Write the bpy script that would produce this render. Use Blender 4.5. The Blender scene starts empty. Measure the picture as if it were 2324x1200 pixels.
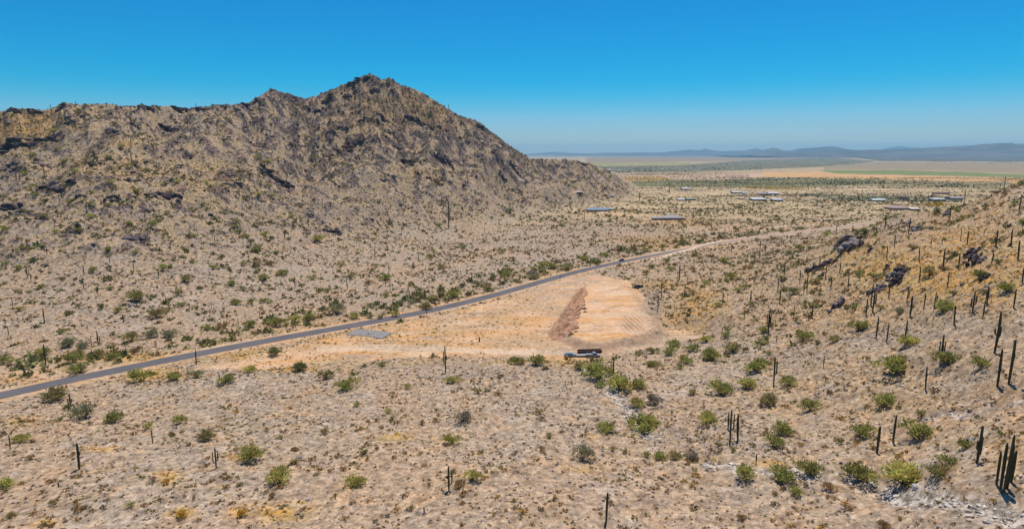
import bpy, math, random, time
import numpy as np
from mathutils import Vector, Matrix

Q = 1.0                       # terrain resolution factor
T0 = time.time()
rng = np.random.default_rng(11)
random.seed(5)
scene = bpy.context.scene
COL = scene.collection
F, CX, CY, H = 1400.0, 1162.0, 600.0, 75.0     # focal length in photo pixels, principal point, camera height over the valley floor
P = math.atan(250.0 / F)
cP, sP = math.cos(P), math.sin(P)


# ------------------------------------------------------------------ camera geometry helpers
def ray(px, py):
    """pixel of the photograph -> (X/Y, Z/Y) of its line of sight"""
    xc = (np.asarray(px, float) - CX) / F
    yc = (CY - np.asarray(py, float)) / F
    yy = cP + yc * sP
    return xc / yy, (-sP + yc * cP) / yy


def project(X, Y, Z):
    dz = Z - H
    d = Y * cP - dz * sP
    return CX + F * X / d, CY - F * (Y * sP + dz * cP) / d


def on_plane(px, py, z=0.0):
    u, m = ray(px, py)
    Y = (z - H) / m
    return u * Y, Y


# ------------------------------------------------------------------ noise
_perm = np.random.default_rng(3).permutation(512).astype(np.int32)
_ga = np.random.default_rng(4).uniform(0, 2 * np.pi, 512)
_gx, _gy = np.cos(_ga).astype(np.float32), np.sin(_ga).astype(np.float32)


def perlin(x, y, seed=0):
    x = np.asarray(x, np.float32); y = np.asarray(y, np.float32)
    xi = np.floor(x); yi = np.floor(y)
    fx = x - xi; fy = y - yi
    xi = xi.astype(np.int32); yi = yi.astype(np.int32)
    sx = fx * fx * fx * (fx * (fx * 6 - 15) + 10)
    sy = fy * fy * fy * (fy * (fy * 6 - 15) + 10)
    out = None

    def g(ix, iy, dx, dy):
        h = _perm[(_perm[(ix + seed * 37) & 511] + iy) & 511]
        return _gx[h] * dx + _gy[h] * dy
    a = g(xi, yi, fx, fy); b = g(xi + 1, yi, fx - 1, fy)
    c = g(xi, yi + 1, fx, fy - 1); d = g(xi + 1, yi + 1, fx - 1, fy - 1)
    a = a + sx * (b - a); c = c + sx * (d - c)
    return (a + sy * (c - a)) * 1.5


def fbm(x, y, octaves=4, seed=0, gain=0.5):
    s = 0; amp = 1.0
    for i in range(octaves):
        s = s + amp * perlin(x * 2 ** i, y * 2 ** i, seed + i * 5)
        amp *= gain
    return s


def sstep(a, b, x):
    t = np.clip((x - a) / (b - a), 0, 1)
    return t * t * (3 - 2 * t)


# ------------------------------------------------------------------ linking helpers
def link(o, parent=None):
    COL.objects.link(o)
    if parent is not None:
        o.parent = parent
    return o


def obj(name, me, parent=None, mat=None):
    o = bpy.data.objects.new(name, me)
    if mat is not None and me is not None and not me.materials:
        me.materials.append(mat)
    return link(o, parent)


def tag(o, label=None, cat=None, group=None, kind=None):
    for k, v in (('label', label), ('category', cat), ('group', group), ('kind', kind)):
        if v:
            o[k] = v
    return o


def np_mesh(name, verts, loops, sizes, smooth=True):
    """verts (n,3); loops flat vertex indices; sizes: loop count of every face (an int for all)"""
    verts = np.ascontiguousarray(verts, np.float32)
    loops = np.ascontiguousarray(loops, np.int32).ravel()
    if np.isscalar(sizes):
        sizes = np.full(len(loops) // sizes, sizes, np.int32)
    me = bpy.data.meshes.new(name)
    me.vertices.add(len(verts)); me.vertices.foreach_set('co', verts.ravel())
    me.loops.add(len(loops)); me.loops.foreach_set('vertex_index', loops)
    me.polygons.add(len(sizes))
    st = np.zeros(len(sizes), np.int32); st[1:] = np.cumsum(sizes)[:-1]
    me.polygons.foreach_set('loop_start', st)
    me.polygons.foreach_set('loop_total', sizes)
    me.polygons.foreach_set('use_smooth', np.full(len(sizes), smooth, bool))
    me.update(calc_edges=True)
    return me


def py_mesh(name, verts, faces, smooth=False):
    me = bpy.data.meshes.new(name)
    me.from_pydata([tuple(v) for v in verts], [], [tuple(f) for f in faces])
    if smooth:
        me.polygons.foreach_set('use_smooth', np.ones(len(faces), bool))
    me.update()
    return me


def attr(me, name, vals):
    a = me.attributes.new(name, 'FLOAT', 'POINT')
    a.data.foreach_set('value', np.ascontiguousarray(vals, np.float32))


def colattr(me, name, vals):
    a = me.attributes.new(name, 'FLOAT_COLOR', 'POINT')
    v = np.ascontiguousarray(vals, np.float32)
    if v.shape[1] == 3:
        v = np.concatenate([v, np.ones((len(v), 1), np.float32)], 1)
    a.data.foreach_set('color', v.ravel())


# ------------------------------------------------------------------ node helper
class Nodes:
    def __init__(self, mat):
        mat.use_nodes = True
        self.t = mat.node_tree
        self.t.nodes.clear()

    def n(self, typ, **kw):
        nd = self.t.nodes.new(typ)
        for k, v in kw.items():
            setattr(nd, k, v)
        return nd

    def l(self, a, b):
        self.t.links.new(a, b)

    def val(self, sock, v):
        if isinstance(v, (int, float)):
            sock.default_value = v
        elif isinstance(v, tuple):
            sock.default_value = v if len(v) == 4 else (*v, 1.0)
        else:
            self.l(v, sock)

    def math(self, op, a, b=0.0, clamp=False):
        nd = self.n('ShaderNodeMath', operation=op, use_clamp=clamp)
        self.val(nd.inputs[0], a); self.val(nd.inputs[1], b)
        return nd.outputs[0]

    def mix(self, f, a, b, mode='MIX'):
        nd = self.n('ShaderNodeMix', data_type='RGBA', blend_type=mode)
        self.val(nd.inputs[0], f)
        self.val(nd.inputs[6], a); self.val(nd.inputs[7], b)
        return nd.outputs[2]

    def rng(self, v, a, b, c=0.0, d=1.0):
        nd = self.n('ShaderNodeMapRange', interpolation_type='SMOOTHSTEP')
        self.val(nd.inputs[0], v)
        for i, x in enumerate((a, b, c, d)):
            self.val(nd.inputs[i + 1], x)
        return nd.outputs[0]

    def noise(self, vec, scale, detail=3.0, rough=0.55, dist=0.0):
        nd = self.n('ShaderNodeTexNoise')
        if vec is not None:
            self.l(vec, nd.inputs['Vector'])
        nd.inputs['Scale'].default_value = scale
        nd.inputs['Detail'].default_value = detail
        nd.inputs['Roughness'].default_value = rough
        nd.inputs['Distortion'].default_value = dist
        return nd.outputs[0]

    def attr(self, name):
        nd = self.n('ShaderNodeAttribute', attribute_name=name)
        return nd

    def pos(self, sx=1, sy=1, sz=1):
        tc = self.n('ShaderNodeTexCoord')
        mp = self.n('ShaderNodeMapping')
        mp.inputs['Scale'].default_value = (sx, sy, sz)
        self.l(tc.outputs['Object'], mp.inputs['Vector'])
        return mp.outputs[0]

    def bump(self, height, strength=0.5, dist=0.3, normal=None):
        nd = self.n('ShaderNodeBump')
        nd.inputs['Strength'].default_value = strength
        nd.inputs['Distance'].default_value = dist
        self.l(height, nd.inputs['Height'])
        if normal is not None:
            self.l(normal, nd.inputs['Normal'])
        return nd.outputs[0]

    def out(self, shader):
        o = self.n('ShaderNodeOutputMaterial')
        self.l(shader, o.inputs['Surface'])

    def principled(self, color, rough=0.9, normal=None, metal=0.0, spec=0.2):
        b = self.n('ShaderNodeBsdfPrincipled')
        self.val(b.inputs['Base Color'], color)
        self.val(b.inputs['Roughness'], rough)
        b.inputs['Metallic'].default_value = metal
        b.inputs['Specular IOR Level'].default_value = spec
        if normal is not None:
            self.l(normal, b.inputs['Normal'])
        return b.outputs[0]


def mat_desert():
    m = bpy.data.materials.new('desert_ground')
    N = Nodes(m)
    p = N.pos()
    mtn = N.attr('mtn').outputs['Fac']; rock = N.attr('rock').outputs['Fac']
    grass = N.attr('grass').outputs['Fac']; pad = N.attr('pad').outputs['Fac']
    wash = N.attr('wash').outputs['Fac']; stony = N.attr('stony').outputs['Fac']
    tint = N.attr('tint')
    big = N.noise(p, 0.018, 4); mid = N.noise(p, 0.075, 5, 0.6); fine = N.noise(p, 0.55, 6, 0.7)
    tiny = N.noise(p, 2.3, 3, 0.75)
    # open desert soil: pinkish tan with grey and pale patches
    c = N.mix(N.rng(big, 0.36, 0.62), (0.415, 0.283, 0.178), (0.365, 0.276, 0.195))
    c = N.mix(N.rng(mid, 0.50, 0.68, 0, 0.75), c, (0.43, 0.34, 0.26))
    c = N.mix(N.rng(N.noise(p, 0.13, 5, 0.65), 0.50, 0.64, 0, 0.7), c, (0.455, 0.28, 0.15))
    c = N.mix(N.rng(N.noise(p, 0.24, 5, 0.65), 0.53, 0.68, 0, 0.55), c, (0.25, 0.2, 0.165))
    # mountain soil: olive yellow against brown grey stone, outcrops dark purple, some rust
    s1 = N.mix(N.rng(mid, 0.40, 0.62), (0.44, 0.305, 0.165), (0.365, 0.27, 0.195))
    s1 = N.mix(N.rng(N.noise(p, 0.035, 5, 0.6), 0.52, 0.66, 0, 0.8), s1, (0.47, 0.325, 0.215))
    s1 = N.mix(N.rng(N.noise(p, 0.21, 5, 0.65), 0.56, 0.68, 0, 0.8), s1, (0.25, 0.20, 0.085))
    s1 = N.mix(N.rng(N.noise(p, 0.31, 5, 0.7), 0.55, 0.66, 0, 0.85), s1, (0.14, 0.105, 0.10))
    c = N.mix(mtn, c, s1)
    rk = N.mix(N.rng(N.noise(p, 0.25, 5, 0.7), 0.42, 0.6), (0.052, 0.036, 0.042), (0.17, 0.125, 0.125))
    rk = N.mix(N.rng(N.noise(p, 0.028, 3), 0.55, 0.66, 0, 0.6), rk, (0.19, 0.10, 0.068))
    c = N.mix(rock, c, rk)
    # stony ground: pale and dark stones
    st = N.n('ShaderNodeTexVoronoi'); N.l(p, st.inputs['Vector']); st.inputs['Scale'].default_value = 1.1
    sc = N.mix(st.outputs['Color'], (0.20, 0.16, 0.15), (0.62, 0.54, 0.47))
    edge = N.rng(st.outputs['Distance'], 0.25, 0.6)
    sc = N.mix(edge, sc, (0.17, 0.13, 0.105))
    c = N.mix(N.math('MULTIPLY', stony, N.rng(N.noise(p, 0.4, 4, 0.65), 0.42, 0.56, 0, 0.9)), c, sc)
    # dry yellow grass
    gm = N.math('MULTIPLY', grass, N.rng(N.noise(p, 0.32, 6, 0.72), 0.33, 0.55))
    gc = N.mix(N.rng(N.noise(p, 0.09, 4, 0.6), 0.40, 0.62), (0.49, 0.25, 0.055), (0.46, 0.29, 0.085))
    c = N.mix(gm, c, gc)
    # graded dirt
    pr = N.pos(0.35, 1.0, 1)
    pc = N.mix(N.rng(N.noise(pr, 0.16, 6, 0.62), 0.36, 0.62), (0.60, 0.345, 0.182), (0.585, 0.39, 0.245))
    pc = N.mix(N.rng(N.noise(pr, 0.45, 5, 0.7), 0.52, 0.68, 0, 0.7), pc, (0.45, 0.27, 0.16))
    pc = N.mix(N.rng(N.noise(p, 0.045, 3), 0.55, 0.64, 0, 0.6), pc, (0.62, 0.44, 0.29))
    pc = N.mix(N.rng(N.noise(N.pos(0.25, 0.9, 1), 0.10, 5, 0.65, 0.8), 0.5, 0.6, 0, 0.75), pc, (0.55, 0.28, 0.09))
    pc = N.mix(N.rng(N.noise(pr, 0.11, 6, 0.7), 0.53, 0.63, 0, 0.8), pc, (0.32, 0.245, 0.185))
    pc = N.mix(N.math('MULTIPLY', N.attr('pale').outputs['Fac'], 0.8), pc, (0.60, 0.44, 0.30))
    pc = N.mix(N.math('MULTIPLY', N.attr('track').outputs['Fac'], 0.95), pc, (0.27, 0.155, 0.09))
    pc = N.mix(N.attr('bank').outputs['Fac'], pc, (0.40, 0.255, 0.16))
    c = N.mix(pad, c, pc)
    wc = N.mix(N.rng(fine, 0.42, 0.58), (0.28, 0.225, 0.18), (0.50, 0.43, 0.355))
    c = N.mix(wash, c, wc)
    c = N.mix(tint.outputs['Alpha'], c, N.mix(N.rng(N.noise(N.pos(0.012, 0.05, 1), 1.0, 5, 0.65), 0.35, 0.65, 0.7, 1.3), (0, 0, 0), tint.outputs['Color'], 'MIX'))
    pb = N.math('MULTIPLY', N.rng(N.noise(p, 1.15, 3, 0.7), 0.54, 0.62, 0, 0.75), N.math('SUBTRACT', 1.0, N.math('MAXIMUM', pad, tint.outputs['Alpha'])))
    c = N.mix(pb, c, (0.185, 0.13, 0.088))
    pb2 = N.math('MULTIPLY', N.rng(N.noise(N.pos(1.0, 1.0, 1.0), 0.83, 3, 0.7, 0.6), 0.56, 0.64, 0, 0.32), N.math('SUBTRACT', 1.0, tint.outputs['Alpha']))
    c = N.mix(pb2, c, (0.54, 0.45, 0.36))
    # fine value speckle, less on graded ground
    amt = N.math('SUBTRACT', 1.0, N.math('MULTIPLY', pad, 0.6))
    sp = N.rng(fine, 0.3, 0.72, 0.52, 1.42)
    sp2 = N.rng(tiny, 0.32, 0.68, 0.72, 1.26)
    v = N.math('MULTIPLY', sp, sp2)
    vv = N.n('ShaderNodeCombineColor')
    for i in range(3):
        N.l(v, vv.inputs[i])
    c = N.mix(amt, c, vv.outputs[0], 'MULTIPLY')
    h = N.math('ADD', N.math('MULTIPLY', fine, 1.2), N.math('MULTIPLY', tiny, 0.35))
    nrm = N.bump(h, 0.35, 0.3)
    nrm = N.bump(N.math('MULTIPLY', N.noise(p, 0.28, 5, 0.7), mtn), 0.8, 1.8, nrm)
    N.out(N.principled(c, 0.95, nrm, spec=0.08))
    return m


def mat_flat(name, color, rough=0.7, var=0.25, scale=3.0, metal=0.0, spec=0.3, bump=0.0):
    m = bpy.data.materials.new(name)
    N = Nodes(m)
    p = N.pos()
    nz = N.noise(p, scale, 5, 0.6)
    dark = tuple(c * (1 - var) for c in color); light = tuple(min(1, c * (1 + var)) for c in color)
    c = N.mix(N.rng(nz, 0.35, 0.65), dark, light)
    N.out(N.principled(c, rough, N.bump(nz, bump, 0.1) if bump else None, metal, spec))
    return m


def mat_tone(name, translucent=0.0, rough=0.9, use_object=False, var=0.5):
    """colour from the mesh attribute 'tone', times the object's own colour where that is set"""
    m = bpy.data.materials.new(name)
    N = Nodes(m)
    c = N.attr('tone').outputs['Color']
    if use_object:
        oi = N.n('ShaderNodeObjectInfo')
        c = N.mix(1.0, c, oi.outputs['Color'], 'MULTIPLY')
    if translucent > 0:
        d = N.n('ShaderNodeBsdfDiffuse'); N.l(c, d.inputs[0])
        t = N.n('ShaderNodeBsdfTranslucent'); N.l(c, t.inputs[0])
        mx = N.n('ShaderNodeMixShader'); mx.inputs[0].default_value = translucent
        N.l(d.outputs[0], mx.inputs[1]); N.l(t.outputs[0], mx.inputs[2])
        N.out(mx.outputs[0])
    else:
        p = N.pos()
        nz = N.noise(p, 1.5, 5, 0.65)
        c = N.mix(0.8, c, N.mix(N.rng(nz, 0.3, 0.7), (0.55, 0.55, 0.55), (1.35, 1.35, 1.35)), 'MULTIPLY')
        N.out(N.principled(c, rough, N.bump(nz, 0.5, 0.3), spec=0.1))
    return m


# ================================================================== TERRAIN
# road, lots and wash, authored as photo pixels and cast onto the ground
ROAD_PX = [(-420, 996), (-200, 946), (0, 893), (150, 864), (300, 833), (450, 801), (600, 774), (750, 747), (900, 721), (1050, 689),
           (1200, 648), (1300, 618), (1400, 596), (1500, 576), (1600, 557), (1700, 541), (1800, 528), (1900, 517), (1990, 505), (2080, 494)]
road_xy = np.array([on_plane(*q) for q in ROAD_PX])


def resample(pts, step):
    pts = np.asarray(pts, float)
    d = np.r_[0, np.cumsum(np.linalg.norm(np.diff(pts, axis=0), axis=1))]
    s = np.arange(0, d[-1], step)
    out = np.stack([np.interp(s, d, pts[:, i]) for i in range(pts.shape[1])], 1)
    return out


def smooth_path(pts, step, k):
    r = resample(pts, step)
    ker = np.ones(k) / k
    pad_ = [np.pad(r[:, i], k // 2, mode='reflect', reflect_type='odd') for i in range(r.shape[1])]
    return np.stack([np.convolve(q, ker, 'valid') for q in pad_], 1)


road_c = smooth_path(road_xy, 3.0, 21)


def dist_path(X, Y, path, maxd=40.0):
    """distance to a polyline, exact within maxd"""
    out = np.full(X.shape, maxd, np.float32)
    x0, x1 = path[:, 0].min() - maxd, path[:, 0].max() + maxd
    y0, y1 = path[:, 1].min() - maxd, path[:, 1].max() + maxd
    sel = np.nonzero((X > x0) & (X < x1) & (Y > y0) & (Y < y1))
    xs, ys = X[sel], Y[sel]
    best = np.full(xs.shape, maxd, np.float32)
    for a, b in zip(path[:-1], path[1:]):
        near = np.nonzero((np.abs(xs - a[0]) < maxd + 30) & (np.abs(ys - a[1]) < maxd + 30))[0]
        if not len(near):
            continue
        d = b - a
        L2 = max(d @ d, 1e-9)
        t = np.clip(((xs[near] - a[0]) * d[0] + (ys[near] - a[1]) * d[1]) / L2, 0, 1)
        dd = np.hypot(xs[near] - a[0] - t * d[0], ys[near] - a[1] - t * d[1])
        best[near] = np.minimum(best[near], dd)
    out[sel] = best
    return out


def poly_sd(X, Y, poly, maxd=40.0):
    """signed distance to a polygon (negative inside)"""
    poly = np.asarray(poly, float)
    d = dist_path(X, Y, np.vstack([poly, poly[:1]]), maxd)
    inside = np.zeros(X.shape, bool)
    j = len(poly) - 1
    for i in range(len(poly)):
        xi, yi = poly[i]; xj, yj = poly[j]
        c = ((yi > Y) != (yj > Y)) & (X < (xj - xi) * (Y - yi) / (yj - yi + 1e-12) + xi)
        inside ^= c
        j = i
    return np.where(inside, -d, d)


LOT_PX = [(440, 838), (640, 793), (820, 747), (1000, 714), (1180, 667), (1290, 630), (1360, 622), (1432, 640), (1470, 680), (1505, 745),
          (1560, 752), (1610, 764), (1480, 790), (1400, 803), (1330, 817), (1200, 815), (1050, 806), (900, 815), (760, 824), (600, 836)]
PAD_PX = [(1318, 655), (1350, 647), (1420, 652), (1452, 690), (1484, 735), (1490, 752), (1440, 768), (1372, 782), (1330, 778), (1290, 764), (1285, 730), (1300, 690)]
lot_xy = np.array([on_plane(*q) for q in LOT_PX])
pad_xy = np.array([on_plane(*q, 1.5) for q in PAD_PX])
TOWN = None

# columns (u = X/Y) and rows (Y)
du = 0.00175 / Q
core = np.arange(-0.95, 0.95, du)
side = 0.95 + np.cumsum(0.002 * 1.11 ** np.arange(46))
side = side[side < 2.6]
U = np.concatenate([-side[::-1], core, side])


def seg(a, b, s):
    return np.arange(a, b, s / Q)


rows = [seg(24, 88, 2.0), seg(88, 260, 0.62), seg(260, 460, 0.85), seg(460, 1060, 1.35), seg(1060, 1400, 4.0)]
pyf = np.arange(424.0, 352.9, -0.6)
rows.append(H * F / (pyf - 350.0))
YR = np.concatenate(rows)
YR = np.unique(np.round(YR, 3))
UU, YY = np.meshgrid(U, YR, indexing='ij')     # (columns, rows)
XX = UU * YY
UU = UU.astype(np.float32); YY = YY.astype(np.float32); XX = XX.astype(np.float32)
print('grid', UU.shape, round(time.time() - T0, 1))

# ---- left mountain
SIL = [(-900, 262), (-400, 258), (-150, 250), (0, 254), (30, 249), (62, 246), (95, 251), (112, 249), (135, 239), (152, 233), (180, 237), (200, 235), (250, 236),
       (280, 239), (350, 240), (400, 243), (430, 246), (470, 242), (500, 239), (560, 236), (575, 228), (592, 217), (617, 201), (632, 206), (652, 211), (690, 224),
       (705, 221), (720, 217), (745, 206), (770, 195), (800, 184), (822, 172), (840, 167), (855, 172), (862, 181), (872, 179), (886, 177), (898, 185), (905, 192), (930, 199),
       (960, 212), (985, 226), (1000, 235), (1040, 261), (1060, 268), (1078, 271), (1092, 279), (1110, 294), (1150, 325), (1180, 347), (1197, 358), (1215, 362), (1240, 361),
       (1290, 363), (1310, 366), (1335, 372), (1360, 380), (1385, 390), (1402, 400), (1420, 411), (1440, 425), (1470, 441)]
sil = np.array(SIL, float)
su, sm = ray(sil[:, 0], sil[:, 1])


def col(knots, py=500):
    k = np.array(knots, float)
    ku, _ = ray(k[:, 0], np.full(len(k), py))
    return np.interp(U, ku, k[:, 1])


t_sil = np.interp(U, su, sm)
Rm = col([(-900, 640), (-200, 610), (0, 600), (300, 620), (450, 660), (560, 740), (618, 810), (690, 860), (840, 900), (1000, 930), (1100, 960), (1200, 1000), (1300, 1090), (1400, 1160), (1470, 1230)], 300)
Bm = col([(-900, 200), (-200, 232), (0, 246), (200, 262), (400, 285), (600, 320), (800, 395), (900, 450), (1000, 525), (1100, 610), (1200, 700), (1300, 820), (1400, 960), (1470, 1100)], 600)
ker = np.hanning(61); ker /= ker.sum()
Rm = np.convolve(np.pad(Rm, 30, mode='edge'), ker, 'valid')
Bm = np.convolve(np.pad(Bm, 30, mode='edge'), ker, 'valid')
Pm = col([(-200, 1.22), (200, 1.22), (500, 1.4), (650, 1.62), (840, 1.75), (1000, 1.65), (1150, 1.4), (1300, 1.2), (1400, 1.15)], 300)
zr = np.maximum(H + Rm * t_sil, 0.0)
zr[U > ray(1470, 441)[0]] = 0
s = np.clip((YY - Bm[:, None]) / (Rm - Bm)[:, None], 0, 1)
up = s ** Pm[:, None]
back = 1 - sstep(0, 260, YY - Rm[:, None])
Zm = zr[:, None] * np.where(YY <= Rm[:, None], up, back)
amp = sstep(0.02, 0.42, s) * sstep(0, 40, zr)[:, None] * np.where(YY > Rm[:, None], back, 1)
u_pk = sstep(-0.47, -0.33, UU)
ridge = 1 - np.abs(perlin(XX * 0.013, YY * 0.0055, 21)) * 2.2
Zm = Zm + amp * (ridge - 0.5) * 13.0 * (0.6 + 0.4 * u_pk)
Zm = Zm + amp * fbm(XX * 0.03, YY * 0.022, 3, 31) * 5.0
rockn = fbm(XX * 0.075 + 0.3 * YY * 0.03, YY * 0.06, 5, 41, 0.62)
ledge = np.clip(rockn - 0.12, 0, 2)
ramp = amp * (1 - 0.75 * sstep(-0.02, 0.06, UU)) * (0.3 + 0.7 * u_pk * sstep(0.25, 0.7, s) + 0.25 * sstep(0.55, 0.9, s))
Zm = Zm + ramp * rockn * 1.8 + ramp * ledge * 2.6
Zm = Zm + (0.5 * amp + 0.6 * ramp) * perlin(XX * 0.32, YY * 0.3, 55) * 0.7

# ---- foreground rise and the hill on the right: height tables per photo column
TAB = [(-1500, [(25, 9), (60, 8), (100, 6), (150, 2), (175, 0), (2000, 0)]),
       (0, [(25, 11), (60, 10), (100, 7.5), (130, 5), (150, 3), (172, 0.8), (186, 0), (2000, 0)]),
       (600, [(25, 16), (60, 13), (100, 9), (125, 7), (150, 4.8), (180, 2.6), (205, 1.2), (222, 0), (2000, 0)]),
       (1100, [(25, 17), (60, 14), (100, 10), (150, 5.4), (200, 2.2), (226, 0), (2000, 0)]),
       (1400, [(25, 18), (60, 15), (100, 11), (150, 6), (200, 2.3), (228, 0.3), (250, 0), (2000, 0)]),
       (1600, [(25, 17), (60, 14.5), (100, 11), (150, 6.4), (200, 4.2), (250, 3.8), (300, 4.5), (350, 4), (420, 2), (500, 0), (2000, 0)]),
       (1800, [(25, 18), (60, 16), (100, 12.5), (150, 10), (200, 11), (250, 13), (300, 14), (350, 13), (400, 10), (470, 5), (560, 0), (2000, 0)]),
       (2000, [(25, 20), (60, 18), (100, 15), (130, 15.5), (200, 23), (250, 29), (310, 37), (350, 34), (400, 27), (500, 10), (620, 0), (2000, 0)]),
       (2324, [(25, 25), (60, 24.5), (90, 26), (110, 31), (140, 39), (200, 49), (250, 55), (300, 62), (340, 60), (400, 48), (500, 22), (650, 0), (2000, 0)]),
       (2750, [(25, 34), (60, 37), (100, 47), (200, 65), (300, 82), (400, 66), (600, 18), (800, 0), (2000, 0)]),
       (4200, [(25, 40), (60, 46), (100, 58), (200, 75), (300, 90), (400, 66), (600, 18), (800, 0), (2000, 0)])]
ty = np.concatenate([np.arange(20, 300, 2.0), np.arange(300, 900, 4.0)])
tb = []
tu = []
for px, kn in TAB:
    k = np.array(kn, float)
    z = np.interp(ty, k[:, 0], k[:, 1])
    z = np.convolve(np.pad(z, 6, mode='edge'), np.hanning(15)[1:-1] / np.hanning(15).sum(), 'valid')
    py = 350 + F * (H - z) / ty
    u, _ = ray(np.full(len(ty), px), np.minimum(py, 1400))
    tb.append(z); tu.append(u)
tb = np.array(tb); tu = np.array(tu)
Zh = np.zeros_like(YY)
for r, y in enumerate(YR):
    if y > 880:
        continue
    zc = np.array([np.interp(y, ty, tb[i]) for i in range(len(TAB))])
    uc = np.array([np.interp(y, ty, tu[i]) for i in range(len(TAB))])
    Zh[:, r] = np.interp(U, uc, zc)
# soften the creases between the tables along u
kb = np.hanning(int(121 * Q) | 1); kb /= kb.sum(); hk = len(kb) // 2
cs = slice(len(side), len(side) + len(core))
Zc = Zh[cs]
Fz = np.apply_along_axis(lambda a: np.convolve(np.pad(a, hk, mode='edge'), kb, 'valid'), 0, Zc)
Zh[cs] = Fz
hillm = sstep(3, 14, Zh) * sstep(0.18, 0.4, UU)
nz = fbm(XX * 0.021, YY * 0.021, 3, 61) * 1.5 + fbm(XX * 0.07, YY * 0.07, 3, 71) * 0.55 + perlin(XX * 0.25, YY * 0.25, 81) * 0.16
gate = sstep(0.0, 3.0, Zh)
Zh = Zh + gate * nz * (1 + 0.8 * hillm)
lobe_px = [(2324, 640), (2200, 690), (2080, 725), (1960, 765), (1840, 800), (1740, 830)]

# ---- make the two skylines match the photograph's
RS = np.array([(1880, 545), (1915, 533), (1950, 522), (1985, 512), (2010, 500), (2040, 489), (2080, 481), (2120, 479), (2150, 476), (2185, 468), (2205, 461), (2235, 446),
               (2262, 435), (2280, 428), (2305, 418), (2324, 411), (2450, 385)], float)
ru, rm = ray(RS[:, 0], RS[:, 1])
t_r = np.interp(U, ru, rm)
jag = perlin(U * 160, U * 0 + 3.3, 7) * 0.0012 + perlin(U * 420, U * 0 + 1.3, 9) * 0.0009
for it in range(4):
    cur = np.where((YY > 0.55 * Rm[:, None]) & (YY < Rm[:, None] + 120), (Zm - H) / YY, -9).max(1)
    corr = np.where(zr > 3, (t_sil + jag - cur) * Rm, 0)
    Zm = Zm + corr[:, None] * sstep(0.5, 0.97, s) * np.where(YY > Rm[:, None], back, 1)
    cur = np.where((YY > 200) & (YY < 420), (Zh - H) / YY, -9).max(1)
    on = sstep(ru[0], ru[2], U)
    Zh = Zh + (on * (t_r + jag * 0.8 - cur) * 305)[:, None] * sstep(210, 300, YY) * (1 - sstep(330, 520, YY))
Zm = np.maximum(Zm, 0) * sstep(0, 4, zr)[:, None]
Zh = np.maximum(Zh, -0.5)

# ---- road, lot and pad are level
Zv = fbm(XX * 0.012, YY * 0.012, 3, 91) * 0.9 * sstep(200, 420, YY) * (1 - sstep(1200, 2500, YY)) + fbm(XX * 0.06, YY * 0.06, 2, 95) * 0.25 * (1 - sstep(700, 1200, YY))
rd = dist_path(XX, YY, road_c, 30)
lot = poly_sd(XX, YY, lot_xy, 30)
padd = poly_sd(XX, YY, pad_xy, 30)
flat = sstep(4.5, 22, rd) * sstep(-2, 14, lot)
Z = (Zm + Zh) * flat + Zv * sstep(4.5, 15, rd) * sstep(-6, 6, lot)
lotm = 1 - sstep(-2.0, 1.5, lot + fbm(XX * 0.12, YY * 0.12, 2, 97) * 2.5)
Z = Z + lotm * (fbm(XX * 0.05, YY * 0.09, 3, 99) * 0.35) * sstep(4.5, 9, rd)
Z = Z + 2.4 * (1 - sstep(-1.0, 5.0, padd + fbm(XX * 0.15, YY * 0.15, 2, 105) * 1.2))
padm = 1 - sstep(-3.0, 0.5, padd)
bankm = sstep(-1.0, 1.0, padd) * (1 - sstep(4.0, 7.0, padd)) * (1 - sstep(275, 300, YY))
Z = Z + padm * fbm(XX * 0.2, YY * 0.45, 3, 103) * 0.12
# wheel ruts
qx, qy = project(XX, YY, Z)
rut = np.exp(-(((qx - 1436) / 26) ** 4)) * np.exp(-(((qy - 735) / 20) ** 4)) * (YY < 400)
Z = Z + rut * np.sin(XX * 2 * np.pi / 2.1 + YY * 0.25) * 0.22


def column_ray(px, py, ymin=60.0):
    """first hit of the line of sight with the terrain -> X, Y, Z"""
    u, m = ray(px, py)
    j = float(np.interp(u, U, np.arange(len(U))))
    i = min(int(j), len(U) - 2); f = j - i
    zc = Z[i] * (1 - f) + Z[i + 1] * f
    d = zc - (H + m * YR)
    d[YR < ymin] = -1
    k = np.nonzero(d >= 0)[0]
    if len(k):
        k = k[0]
        if k > 0 and d[k - 1] < 0 and YR[k - 1] >= ymin:
            t = -d[k - 1] / (d[k] - d[k - 1] + 1e-9)
            y = YR[k - 1] + t * (YR[k] - YR[k - 1])
        else:
            y = YR[k]
    else:
        k = int(np.argmax(np.where(YR < 1400, d / YR, -9)))
        y = YR[k]
    return u * y, y, float(np.interp(y, YR, zc))


def height(X, Y, A=None):
    A = Z if A is None else A
    X = np.asarray(X, float); Y = np.asarray(Y, float)
    j = np.interp(X / Y, U, np.arange(len(U))); k = np.interp(Y, YR, np.arange(len(YR)))
    i0 = np.clip(j.astype(int), 0, len(U) - 2); k0 = np.clip(k.astype(int), 0, len(YR) - 2)
    a = j - i0; b = k - k0
    return (A[i0, k0] * (1 - a) * (1 - b) + A[i0 + 1, k0] * a * (1 - b) + A[i0, k0 + 1] * (1 - a) * b + A[i0 + 1, k0 + 1] * a * b)


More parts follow.
